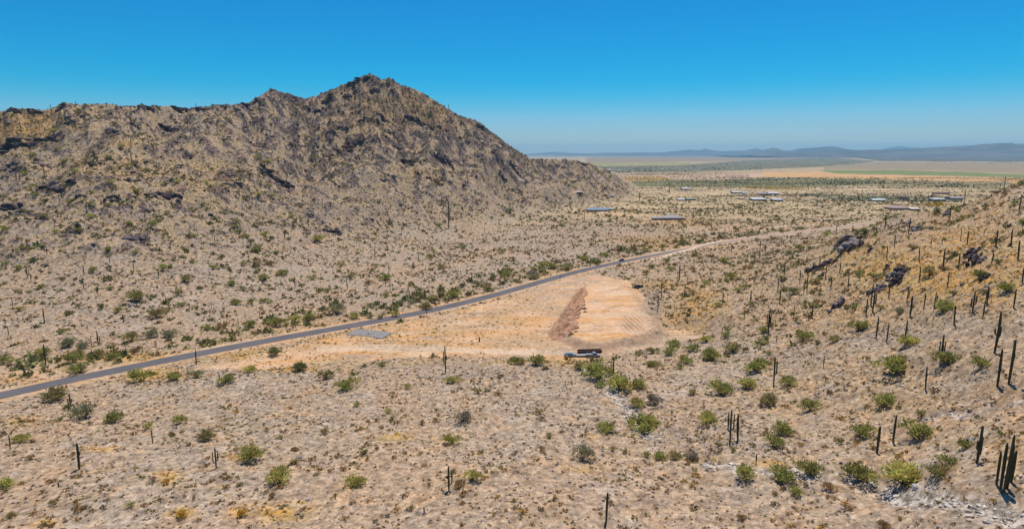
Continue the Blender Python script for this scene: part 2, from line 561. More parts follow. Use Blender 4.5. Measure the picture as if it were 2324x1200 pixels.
# dry washes carved into the ground
WASH_PX = [[(1330, 838), (1362, 868), (1400, 898), (1432, 935), (1452, 965), (1478, 1000), (1530, 1030), (1600, 1050), (1680, 1064), (1760, 1068), (1840, 1062), (1920, 1078), (2010, 1108), (2110, 1128), (2210, 1152), (2330, 1175)],
           [(545, 510), (560, 530), (575, 552), (610, 580)],
           [(2330, 905), (2250, 930), (2170, 935), (2080, 950)]]
washm = np.zeros_like(Z)
for i, w in enumerate(WASH_PX):
    pts = np.array([column_ray(*q)[:2] for q in w])
    pts = smooth_path(pts, 1.5, 9)
    dd = dist_path(XX, YY, pts, 14) + fbm(XX * 0.25, YY * 0.25, 3, 111 + i) * 1.6
    wdt = [2.4, 2.0, 1.2][i]
    Z = Z - (1 - sstep(0.2, wdt * 2.2, dd)) * (0.9 if i == 0 else 0.6)
    k = (1 - sstep(wdt * 0.5, wdt * 1.25, dd)) * (1, 0.15, 0.6)[i]
    washm = np.maximum(washm, k * sstep(-0.6, 0.15, fbm(XX * 0.09, YY * 0.09, 3, 117)))
print('terrain', round(time.time() - T0, 1))

# ---- ground masks from blobs where the photo shows them
qx, qy = project(XX, YY, Z)
qx = qx.astype(np.float32); qy = qy.astype(np.float32)
vis = YY > 60


def blobs(lst):
    m = np.zeros_like(Z)
    for (bx, by, rx, ry, a) in lst:
        g = ((qx - bx) / rx) ** 2 + ((qy - by) / ry) ** 2
        np.maximum(m, a * np.exp(-g * 0.75), out=m)
    return m


GRASS = [(620, 808, 170, 20, 1), (850, 790, 200, 20, .75), (1000, 730, 150, 22, .4), (1160, 690, 90, 20, .3), (1590, 690, 62, 42, .9), (1570, 745, 50, 15, .7), (1500, 645, 60, 12, .6), (1540, 720, 40, 20, .8),
         (2000, 590, 130, 50, .85), (2150, 640, 170, 60, 1), (2200, 560, 120, 50, .9), (2050, 650, 110, 36, .85), (1850, 640, 70, 40, .45), (2300, 600, 60, 80, .8), (1870, 745, 100, 24, .4), (2080, 545, 60, 22, .5),
         (2260, 700, 60, 30, .5), (2300, 1020, 60, 60, .55), (2150, 960, 60, 15, .3), (385, 1080, 30, 16, 1), (640, 1162, 60, 20, 1), (550, 1160, 30, 14, 1), (410, 1162, 34, 12, 1), (107, 1188, 28, 12, 1), (890, 993, 44, 8, .9),
         (230, 1017, 36, 8, .9), (1320, 1065, 34, 8, .7), (540, 1037, 34, 8, .8), (1437, 1062, 18, 8, .5), (40, 955, 70, 10, .7), (1340, 990, 20, 8, .7), (345, 848, 80, 14, 1), (1290, 818, 56, 10, 1), (650, 836, 90, 7, 1),
         (930, 822, 60, 6, .6), (1150, 822, 60, 6, .6), (300, 812, 130, 12, .9), (150, 822, 60, 20, .4), (1600, 1040, 60, 12, .4), (1750, 1050, 60, 14, .6), (1760, 880, 80, 20, .35), (2090, 895, 40, 10, .4), (430, 815, 60, 8, .7),
         (2000, 900, 330, 130, .3), (1900, 700, 300, 60, .42), (1700, 640, 160, 60, .35), (2200, 480, 120, 40, .55), (2060, 610, 170, 46, 1), (2250, 640, 110, 60, .9), (600, 1000, 600, 160, .10), (900, 770, 260, 40, .8), (1130, 720, 140, 40, .5), (40, 300, 70, 25, .8), (75, 270, 60, 20, .7), (20, 322, 40, 18, .6), (280, 325, 30, 10, .7), (170, 290, 30, 12, .4), (850, 250, 80, 60, .35), (990, 250, 60, 40, .4), (940, 240, 50, 40, .5), (960, 395, 40, 14, .3), (250, 380, 160, 30, .25), (480, 400, 90, 40, .3),
         (1500, 545, 80, 10, .6), (1480, 560, 40, 8, .7), (1700, 480, 200, 22, .3), (1560, 500, 90, 12, .5), (1420, 485, 60, 8, .8), (760, 735, 160, 10, .5), (1260, 620, 60, 8, .5), (20, 860, 80, 12, .5)]
grassm = blobs(GRASS)
ROCK = [(840, 185, 40, 22, 1), (800, 210, 45, 22, .8), (740, 235, 45, 22, .8), (850, 215, 40, 30, .6), (690, 262, 60, 30, .55), (620, 235, 50, 24, .6), (760, 300, 60, 20, .75), (640, 300, 70, 24, .5), (830, 315, 50, 16, .9),
        (940, 275, 42, 18, .9), (1000, 300, 50, 22, .75), (905, 305, 40, 14, .7), (960, 325, 60, 18, .45), (1060, 330, 50, 30, .45), (1150, 380, 40, 24, .6), (1100, 300, 40, 20, .5), (900, 362, 60, 18, .6), (1000, 362, 40, 12, .8),
        (740, 345, 45, 14, .6), (870, 408, 30, 10, .5), (930, 205, 40, 10, .6), (1010, 245, 40, 10, .5), (530, 408, 44, 24, .6), (605, 392, 26, 10, .8), (640, 414, 30, 8, .8), (755, 525, 26, 9, .9), (312, 541, 34, 14, .8), (65, 322, 85, 11, .8), (30, 380, 50, 10, .8),
        (385, 444, 40, 9, .8), (140, 431, 45, 7, .7), (117, 418, 30, 6, .7), (20, 470, 35, 8, .6), (257, 301, 26, 12, .7), (160, 279, 26, 12, .6), (385, 293, 36, 10, .6), (140, 243, 24, 8, .9), (330, 240, 60, 5, .6), (450, 245, 60, 6, .6), (560, 242, 40, 8, .6), (60, 250, 50, 5, .6), (300, 260, 60, 14, .35), (450, 280, 90, 22, .35), (200, 330, 60, 10, .3),
        (1930, 550, 40, 14, .6), (2030, 620, 30, 18, .5), (2210, 580, 30, 16, .5), (2060, 520, 60, 14, .35), (1900, 690, 30, 8, .5)]
rockm = blobs(ROCK)
mtnm = np.clip(amp * 1.25, 0, 1)
rockm = np.maximum(rockm, (0.3 + 0.28 * u_pk) * sstep(0.25, 0.9, s) * sstep(20, 90, zr)[:, None] * (YY > 250))
rocky = rockn + 0.5 * perlin(XX * 0.35, YY * 0.33, 131) + 0.35 * perlin(XX * 0.8, YY * 0.7, 133)
rockm = np.clip(sstep(0.05, 0.42, rocky + rockm * 1.1 - 0.29), 0, 1) * np.maximum(mtnm, sstep(0.3, 0.5, rockm))
STONY = [(2200, 700, 160, 40, .9), (2000, 760, 140, 26, .9), (1800, 810, 120, 22, .7), (2280, 660, 80, 30, .9), (2100, 860, 200, 50, .6), (1900, 900, 150, 40, .5), (1560, 990, 90, 40, .8), (1700, 970, 80, 40, .6), (2200, 920, 130, 30, .8),
         (2050, 530, 90, 30, .8), (1930, 550, 60, 24, .9), (2150, 480, 60, 30, .7), (1800, 600, 120, 50, .5), (1620, 640, 100, 50, .4), (2030, 640, 60, 40, .6), (1780, 700, 80, 60, .5), (1480, 690, 26, 40, 1), (2280, 1100, 80, 60, .7), (1850, 1090, 60, 20, .8), (2000, 1000, 120, 50, .4),
         (1100, 850, 250, 24, .5), (800, 930, 250, 60, .35), (500, 870, 200, 30, .5), (1000, 830, 80, 12, .7), (1200, 1080, 260, 60, .35), (560, 480, 160, 60, .5), (900, 480, 120, 60, .35), (720, 470, 60, 60, .6), (250, 560, 200, 60, .3), (1340, 900, 60, 40, .4), (1480, 640, 30, 16, .5)]
stonym = np.maximum(blobs(STONY), 0.22)
padc = np.maximum(lotm * (0.42 + 0.5 * sstep(-0.3, 0.4, fbm(XX * 0.04, YY * 0.06, 3, 141))), padm)
padc = padc * (1 - 0.75 * np.exp(-(((qx - 1480) / 20) ** 2 + ((qy - 700) / 42) ** 2)))
shoulder = (1 - sstep(3.5, 9.5, rd + fbm(XX * 0.15, YY * 0.15, 2, 151) * 2.5)) * 0.8
padc = np.maximum(padc, shoulder * (UU < 0.9))
for px0, py0, rx, ry, a in [(110, 850, 130, 14, .7), (1850, 508, 60, 4, .8), (1560, 560, 90, 5, .8), (1375, 485, 60, 5, .9), (1520, 505, 60, 5, .8), (1650, 520, 120, 8, .4), (1310, 436, 18, 3, .9), (2080, 450, 80, 5, .7), (1550, 440, 40, 3, .7)]:
    g = ((qx - px0) / rx) ** 2 + ((qy - py0) / ry) ** 2
    padc = np.maximum(padc, a * np.exp(-g))
# wheel tracks on the cleared ground: darker churned soil in the ruts, one pale compacted way along the lower edge
trackm = rut * (0.5 + 0.5 * np.sin(XX * 2 * np.pi / 2.1 + YY * 0.25)) * 0.9
for k_, (w_, off) in enumerate([([(1600, 762), (1480, 766), (1400, 780), (1330, 790)], 1.1), ([(1340, 632), (1400, 640), (1428, 650), (1400, 668), (1345, 676)], 1.0), ([(1450, 755), (1380, 735), (1330, 742), (1300, 752)], 1.0),
                     ([(1300, 640), (1230, 668), (1160, 700), (1090, 735), (1085, 765), (1150, 790)], 1.0), ([(1240, 740), (1120, 735), (1000, 748), (900, 765)], 1.1), ([(1370, 720), (1400, 700), (1440, 705), (1455, 725)], 0.9), ([(1150, 690), (1090, 715), (960, 740)], 1.0), ([(780, 775), (900, 782), (1050, 778), (1180, 785)], 1.0)]):
    pth = smooth_path(np.array([on_plane(*q) for q in w_]), 2.0, 9)
    dd = dist_path(XX, YY, pth, 6)
    trackm = np.maximum(trackm, 0.75 * np.exp(-((dd - off) / 0.42) ** 2) * sstep(-0.5, 0.3, fbm(XX * 0.1, YY * 0.1, 2, 181 + k_)))
pth = smooth_path(np.array([on_plane(*q) for q in [(720, 792), (850, 788), (1000, 792), (1150, 797), (1290, 800)]]), 2.0, 9)
palem = (1 - sstep(1.5, 5.5, dist_path(XX, YY, pth, 12) + fbm(XX * 0.12, YY * 0.12, 2, 191) * 2)) * (YY < 300)
flatm_extra = palem
grassm = grassm * (1 - 0.8 * palem)
grassm = grassm * (1 - padm) * (1 - 0.25 * sstep(0.6, 1, padc))
stonym = stonym * (1 - padc)

# far valley: fields, scrub belts and town greenery
valley = sstep(520, 900, YY) * (1 - np.clip(mtnm * 1.5, 0, 1)) * (1 - sstep(0.5, 2, Zh))
tint = np.zeros(Z.shape + (4,), np.float32)
tint[..., :3] = (0.455, 0.335, 0.19)
vn = fbm(qx * 0.012, np.log(YY) * 22, 4, 161)
tint[..., :3] = tint[..., :3] * (1 + 0.38 * vn[..., None])
tint[..., 3] = valley * 0.8
FIELDS = [([(1330, 356), (1700, 352), (1905, 354), (1905, 362), (1600, 366), (1330, 372)], (0.31, 0.22, 0.145)),
          ([(1340, 371), (1565, 369), (1565, 373), (1340, 377)], (0.30, 0.28, 0.12)),
          ([(1350, 378), (1560, 374), (1700, 364), (1890, 358), (1990, 366), (1900, 377), (1720, 385), (1560, 391), (1400, 391)], (0.17, 0.16, 0.10)),
          ([(1890, 352), (2400, 346), (2400, 368), (2000, 366)], (0.125, 0.115, 0.085)),
          ([(1870, 377), (2000, 368), (2400, 369), (2400, 396), (2060, 385), (1870, 385)], (0.31, 0.235, 0.15)),
          ([(1855, 386), (2040, 386), (2200, 391), (2400, 400), (2400, 406), (2150, 399), (1900, 394)], (0.19, 0.22, 0.075)),
          ([(1700, 400), (1740, 391), (1860, 390), (1900, 395), (2150, 400), (2400, 406), (2400, 418), (2100, 409), (1850, 404)], (0.58, 0.34, 0.15)),
          ([(1400, 398), (1700, 392), (1740, 396), (1690, 405), (1420, 410)], (0.53, 0.36, 0.25)),
          ([(1410, 402), (1500, 401), (1530, 408), (1430, 412)], (0.46, 0.28, 0.09)),
          ([(1430, 411), (1640, 408), (1780, 403), (1985, 407), (2000, 419), (1800, 425), (1450, 424)], (0.20, 0.18, 0.085)),
          ([(1985, 408), (2300, 414), (2260, 428), (1990, 422)], (0.27, 0.215, 0.105)),
          ([(1810, 440), (2180, 446), (2180, 458), (1900, 455)], (0.22, 0.19, 0.115))]
en = perlin(qx * 0.02, YY * 0.004, 171) * 1.0
for poly, colr in FIELDS:
    poly = np.array(poly, float)
    sel = np.nonzero((YY > 700) & (qx > poly[:, 0].min() - 5) & (qx < poly[:, 0].max() + 5) & (qy > poly[:, 1].min() - 3) & (qy < poly[:, 1].max() + 3))
    dd = poly_sd(qx[sel], qy[sel] + en[sel], poly, 6.0)
    w = (1 - sstep(-0.6, 0.9, dd)) * (1 - np.clip(mtnm[sel] * 2, 0, 1)) * (Zh[sel] < 1.5)
    tint[sel + (slice(0, 3),)] = tint[sel + (slice(0, 3),)] * (1 - w[:, None]) + np.array(colr, np.float32) * w[:, None]
    tint[sel + (3,)] = np.maximum(tint[sel + (3,)], w * 0.95)
tint[..., 3] *= 1 - 0.7 * sstep(0.4, 0.8, padc) * (YY < 1200)
print('masks', round(time.time() - T0, 1))

# ---- mesh objects
nu, ny = Z.shape
V = np.stack([XX, YY, Z], -1).reshape(-1, 3)
ii, kk = np.meshgrid(np.arange(nu - 1), np.arange(ny - 1), indexing='ij')
a = (ii * ny + kk).ravel()
quads = np.stack([a, a + ny, a + ny + 1, a + 1], 1)
fm = (mtnm[:-1, :-1] > 0.12) & (YY[:-1, :-1] > 230)
fh = (Zh[:-1, :-1] > 4.5) & (UU[:-1, :-1] > 0.24) & (YY[:-1, :-1] > 90)
fl = (lot[:-1, :-1] < 0) & (rd[:-1, :-1] > 4)
cls = np.zeros(fm.shape, int); cls[fh] = 2; cls[fm] = 1; cls[fl] = 3
cls = cls.ravel()
DESERT = mat_desert()
flatm = {'mtn': mtnm, 'rock': rockm, 'grass': grassm, 'pad': padc, 'wash': washm, 'stony': stonym, 'bank': bankm, 'track': trackm, 'pale': palem}
for c, (nm, lab) in enumerate((('ground', 'pale stony desert ground with dry grass running out to the valley'), ('mountain', 'rocky desert mountain with a twin peak above the road'),
                               ('hillside', 'stony hillside with yellow grass and tall saguaros'), ('dirt_lot', 'cleared orange dirt lot beside the road'))):
    qd = quads[cls == c]
    used, inv = np.unique(qd.ravel(), return_inverse=True)
    me = np_mesh(nm, V[used], inv, 4)
    for k, arr in flatm.items():
        attr(me, k, arr.ravel()[used])
    colattr(me, 'tint', tint.reshape(-1, 4)[used])
    tag(obj(nm, me, None, DESERT), lab, kind='structure')
print('terrain meshes', round(time.time() - T0, 1))

# ================================================================== ROAD, DRIVEWAY
def mat_asphalt():
    m = bpy.data.materials.new('asphalt')
    N = Nodes(m)
    p = N.pos()
    c = N.mix(N.rng(N.noise(p, 0.12, 4), 0.35, 0.65), (0.102, 0.092, 0.094), (0.13, 0.117, 0.117))
    c = N.mix(N.rng(N.noise(p, 4.0, 4, 0.7), 0.3, 0.7, 0, 0.5), c, (0.085, 0.075, 0.085))
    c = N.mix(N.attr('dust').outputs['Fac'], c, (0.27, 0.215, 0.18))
    e = N.attr('edge').outputs['Fac']
    c = N.mix(N.math('MULTIPLY', e, N.rng(N.noise(p, 0.5, 4, 0.7), 0.4, 0.6)), c, (0.40, 0.29, 0.19))
    N.out(N.principled(c, 0.85, spec=0.25))
    return m


def ribbon(name, path, half, z0, mat, thick=0.12):
    """a road slab with its own thickness, following a path"""
    path = np.asarray(path)
    d = np.gradient(path, axis=0)
    d /= np.linalg.norm(d, axis=1)[:, None]
    nrm = np.stack([-d[:, 1], d[:, 0]], 1)
    offs = np.array([-1.0, -0.86, -0.3, 0.3, 0.86, 1.0])
    edge = np.array([1, 0, 0, 0, 0, 1.0])
    crown = np.array([0, 0.02, 0.06, 0.06, 0.02, 0])
    n = len(path)
    vs, ed = [], []
    for o_, e_, c_ in zip(offs, edge, crown):
        q = path + nrm * (o_ * half * (1 - 0.35 * sstep(400, 560, path[:, 1])) + perlin(np.arange(n) * 0.31, np.full(n, o_ * 7.0), 5) * 0.25 * e_)[:, None]
        z = np.maximum(height(q[:, 0], q[:, 1]), height(path[:, 0], path[:, 1])) + z0 + c_
        vs.append(np.stack([q[:, 0], q[:, 1], z], 1)); ed.append(np.full(n, e_))
    lo = [vs[0] - (0, 0, thick), vs[-1] - (0, 0, thick)]
    vs = [lo[0]] + vs + [lo[1]]; ed = [ed[0]] + ed + [ed[-1]]
    m = len(vs)
    Vv = np.stack(vs, 1).reshape(-1, 3)
    i, k = np.meshgrid(np.arange(n - 1), np.arange(m - 1), indexing='ij')
    a = (i * m + k).ravel()
    me = np_mesh(name, Vv, np.stack([a, a + m, a + m + 1, a + 1], 1), 4)
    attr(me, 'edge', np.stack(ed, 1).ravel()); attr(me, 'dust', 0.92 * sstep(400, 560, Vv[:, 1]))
    return obj(name, me, None, mat)


ASPHALT = mat_asphalt()
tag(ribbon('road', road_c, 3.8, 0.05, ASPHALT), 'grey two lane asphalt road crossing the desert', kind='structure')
for nm, w, hw, lab in (('dirt_track', [(1480, 590), (1560, 566), (1650, 541), (1720, 524), (1790, 510)], 3.2, 'pale dirt track running beside the road'),):
    pts = smooth_path(np.array([column_ray(*q, 200)[:2] for q in w]), 4.0, 11)
    tag(ribbon(nm, pts, hw, 0.06, mat_flat(nm + '_soil', (0.56, 0.40, 0.27), 0.95, 0.12, 0.3)), lab, kind='structure')
pts = smooth_path(np.array([on_plane(*q) for q in [(798, 752.5), (826, 755), (856, 759), (884, 763)]]), 2.0, 3)
tag(ribbon('gravel_apron', pts, 4.4, 0.14, mat_flat('grey_gravel', (0.225, 0.205, 0.195), 0.9, 0.25, 1.2), 0.3), 'grey gravel apron where the lot meets the road', kind='structure')

# ================================================================== FAR MOUNTAINS
def mat_far():
    m = bpy.data.materials.new('far_slopes')
    N = Nodes(m)
    p = N.pos()
    c = N.mix(N.rng(N.noise(p, 0.0016, 6, 0.65), 0.4, 0.62), (0.085, 0.075, 0.075), (0.16, 0.13, 0.11))
    N.out(N.principled(c, 0.95, spec=0.05))
    return m


FAR = mat_far()


def far_range(name, label, D, prof, seed, depth):
    pr = np.array(prof, float)
    px = np.arange(pr[0, 0], pr[-1, 0] + 0.1, 1.5)
    py = np.interp(px, pr[:, 0], pr[:, 1]) + perlin(px * 0.09, px * 0 + 0.7, seed) * 0.5 + perlin(px * 0.31, px * 0 + 0.7, seed + 3) * 0.25
    u, m = ray(px, py)
    zt = np.maximum(H + m * D, 2)
    ts = np.linspace(-1, 1, 25)
    vs = []
    for t in ts:
        y = D + t * depth
        f = (1 - abs(t)) ** 1.35
        x = u * D
        nz_ = fbm(x / 900.0, np.full(len(x), y / 1300.0), 4, seed + 9)
        z = zt * np.clip(f + 0.22 * nz_ * f * (1 - f) * 4, 0, 1) - 6 * (f < 0.02)
        vs.append(np.stack([x, np.full(len(x), y), z], 1))
    Vv = np.stack(vs, 1).reshape(-1, 3)
    n, m_ = len(px), len(ts)
    i, k = np.meshgrid(np.arange(n - 1), np.arange(m_ - 1), indexing='ij')
    a = (i * m_ + k).ravel()
    me = np_mesh(name, Vv, np.stack([a, a + m_, a + m_ + 1, a + 1], 1), 4)
    tag(obj(name, me, None, FAR), label, kind='structure')


far_range('mesa', 'long flat topped blue mesa on the horizon', 15000, [(1700, 353), (1760, 350), (1830, 345), (1880, 342.5), (1960, 340.5), (2050, 338), (2120, 334.5), (2200, 331), (2212, 330), (2225, 327.5), (2280, 324.5), (2296, 324), (2306, 327), (2330, 325.5), (2420, 321), (2600, 318)], 211, 2400)
far_range('hills', 'low blue hills standing left of the mesa', 20000, [(1640, 352), (1690, 347), (1722, 343), (1738, 339), (1750, 336), (1757, 335), (1768, 338), (1778, 341), (1792, 342), (1812, 338), (1850, 335), (1872, 333), (1885, 332), (1902, 334), (1918, 338), (1940, 341), (2000, 343), (2060, 346)], 221, 1300)
far_range('distant_mountains', 'pale blue mountains low on the horizon', 26000, [(1260, 352), (1320, 349), (1400, 347.5), (1450, 346), (1500, 346), (1535, 343), (1553, 341), (1566, 339.5), (1580, 341), (1592, 341), (1602, 338), (1612, 340), (1630, 343), (1660, 343), (1690, 342), (1702, 339), (1718, 336), (1726, 339), (1740, 343), (1800, 346)], 231, 1500)
far_range('far_mountains', 'faintest pale mountains at the horizon', 34000, [(1150, 353), (1195, 350), (1225, 347.5), (1245, 346), (1262, 344.5), (1275, 345), (1300, 347.5), (1340, 348), (1378, 346.5), (1400, 347), (1440, 349), (1500, 350)], 241, 1500)
far_range('faint_peak', 'faint pale peak rising just above the mesa', 35500, [(1960, 345), (2000, 339.5), (2020, 334), (2035, 332.5), (2048, 331.5), (2062, 334.5), (2080, 335), (2100, 338.5), (2140, 344)], 251, 1200)

# ================================================================== SKY, SUN, HAZE, CAMERA
SUN_EL, SUN_AZ = math.radians(70), math.atan2(0.33, 0.94)      # azimuth from +Y towards +X
w = bpy.data.worlds.new('World'); scene.world = w; w.use_nodes = True
t = w.node_tree; t.nodes.clear()
sky = t.nodes.new('ShaderNodeTexSky'); sky.sky_type = 'NISHITA'; sky.sun_disc = False
sky.sun_elevation = SUN_EL; sky.sun_rotation = SUN_AZ
sky.altitude = 400; sky.air_density = 1.0; sky.dust_density = 0.05; sky.ozone_density = 2.5
hs = t.nodes.new('ShaderNodeHueSaturation'); hs.inputs['Hue'].default_value = 0.487; hs.inputs['Saturation'].default_value = 1.45; hs.inputs['Value'].default_value = 1.0
bg = t.nodes.new('ShaderNodeBackground'); bg.inputs['Strength'].default_value = 0.10
wo = t.nodes.new('ShaderNodeOutputWorld')
sep = t.nodes.new('ShaderNodeSeparateColor'); com = t.nodes.new('ShaderNodeCombineColor')
t.links.new(sky.outputs[0], hs.inputs['Color']); t.links.new(hs.outputs[0], sep.inputs[0]); t.links.new(com.outputs[0], bg.inputs['Color'])
for ch, (k_, b_) in enumerate(((1.04, -3.15), (0.765, 0.0), (1.05, 0.0))):      # the polarised, deep blue rendering of this sky
    ma = t.nodes.new('ShaderNodeMath'); ma.operation = 'MULTIPLY_ADD'; mx_ = t.nodes.new('ShaderNodeMath'); mx_.operation = 'SMOOTH_MAX'; mx_.inputs[2].default_value = (1.6, 0.0, 0.0)[ch]
    ma.inputs[1].default_value = k_; ma.inputs[2].default_value = b_; mx_.inputs[1].default_value = 0.0
    t.links.new(sep.outputs[ch], ma.inputs[0]); t.links.new(ma.outputs[0], mx_.inputs[0]); t.links.new(mx_.outputs[0], com.inputs[ch])
t.links.new(bg.outputs[0], wo.inputs['Surface'])

sd = bpy.data.lights.new('sun', 'SUN'); sd.energy = 5.0; sd.angle = math.radians(0.5); sd.color = (1.0, 0.94, 0.84)
so = link(bpy.data.objects.new('sun', sd))
dv = Vector((math.cos(SUN_EL) * math.sin(SUN_AZ), math.cos(SUN_EL) * math.cos(SUN_AZ), math.sin(SUN_EL)))
so.rotation_euler = dv.to_track_quat('Z', 'Y').to_euler()

cd = bpy.data.cameras.new('camera'); cd.sensor_fit = 'HORIZONTAL'; cd.sensor_width = 36; cd.lens = 36 * F / 2324
cd.clip_start = 1; cd.clip_end = 90000
co = link(bpy.data.objects.new('camera', cd)); co.location = (0, 0, H)
co.rotation_euler = (math.radians(90) - P, 0, 0)
scene.camera = co

hx, hy0, hy1, hz0, hz1 = 36000, -300, 38500, -9, 620
hv = [(x, y, z) for z in (hz0, hz1) for y in (hy0, hy1) for x in (-hx, hx)]
hf = [(0, 2, 3, 1), (4, 5, 7, 6), (0, 1, 5, 4), (2, 6, 7, 3), (0, 4, 6, 2), (1, 3, 7, 5)]
hm = bpy.data.materials.new('haze_air'); N = Nodes(hm)
pv = N.n('ShaderNodeVolumePrincipled')
pv.inputs['Color'].default_value = (0.40, 0.78, 1.0, 1); pv.inputs['Density'].default_value = 3.9e-5; pv.inputs['Anisotropy'].default_value = 0.2
ho = N.n('ShaderNodeOutputMaterial'); N.l(pv.outputs[0], ho.inputs['Volume'])
tag(obj('haze', py_mesh('haze', hv, hf), None, hm), 'pale blue haze over the far plain', kind='stuff')

vs_ = scene.view_settings
vs_.view_transform = 'Standard'; vs_.look = 'None'; vs_.gamma = 1; vs_.exposure = 0.0
scene.display_settings.display_device = 'sRGB'
cy = scene.cycles
cy.use_denoising = True; cy.denoiser = 'OPENIMAGEDENOISE'; cy.denoising_input_passes = 'RGB_ALBEDO_NORMAL'; cy.denoising_prefilter = 'ACCURATE'
cy.max_bounces = 6; cy.diffuse_bounces = 3; cy.transmission_bounces = 3; cy.volume_bounces = 0; cy.transparent_max_bounces = 6
cy.use_adaptive_sampling = False
cy.volume_max_steps = 64
print('setting', round(time.time() - T0, 1))

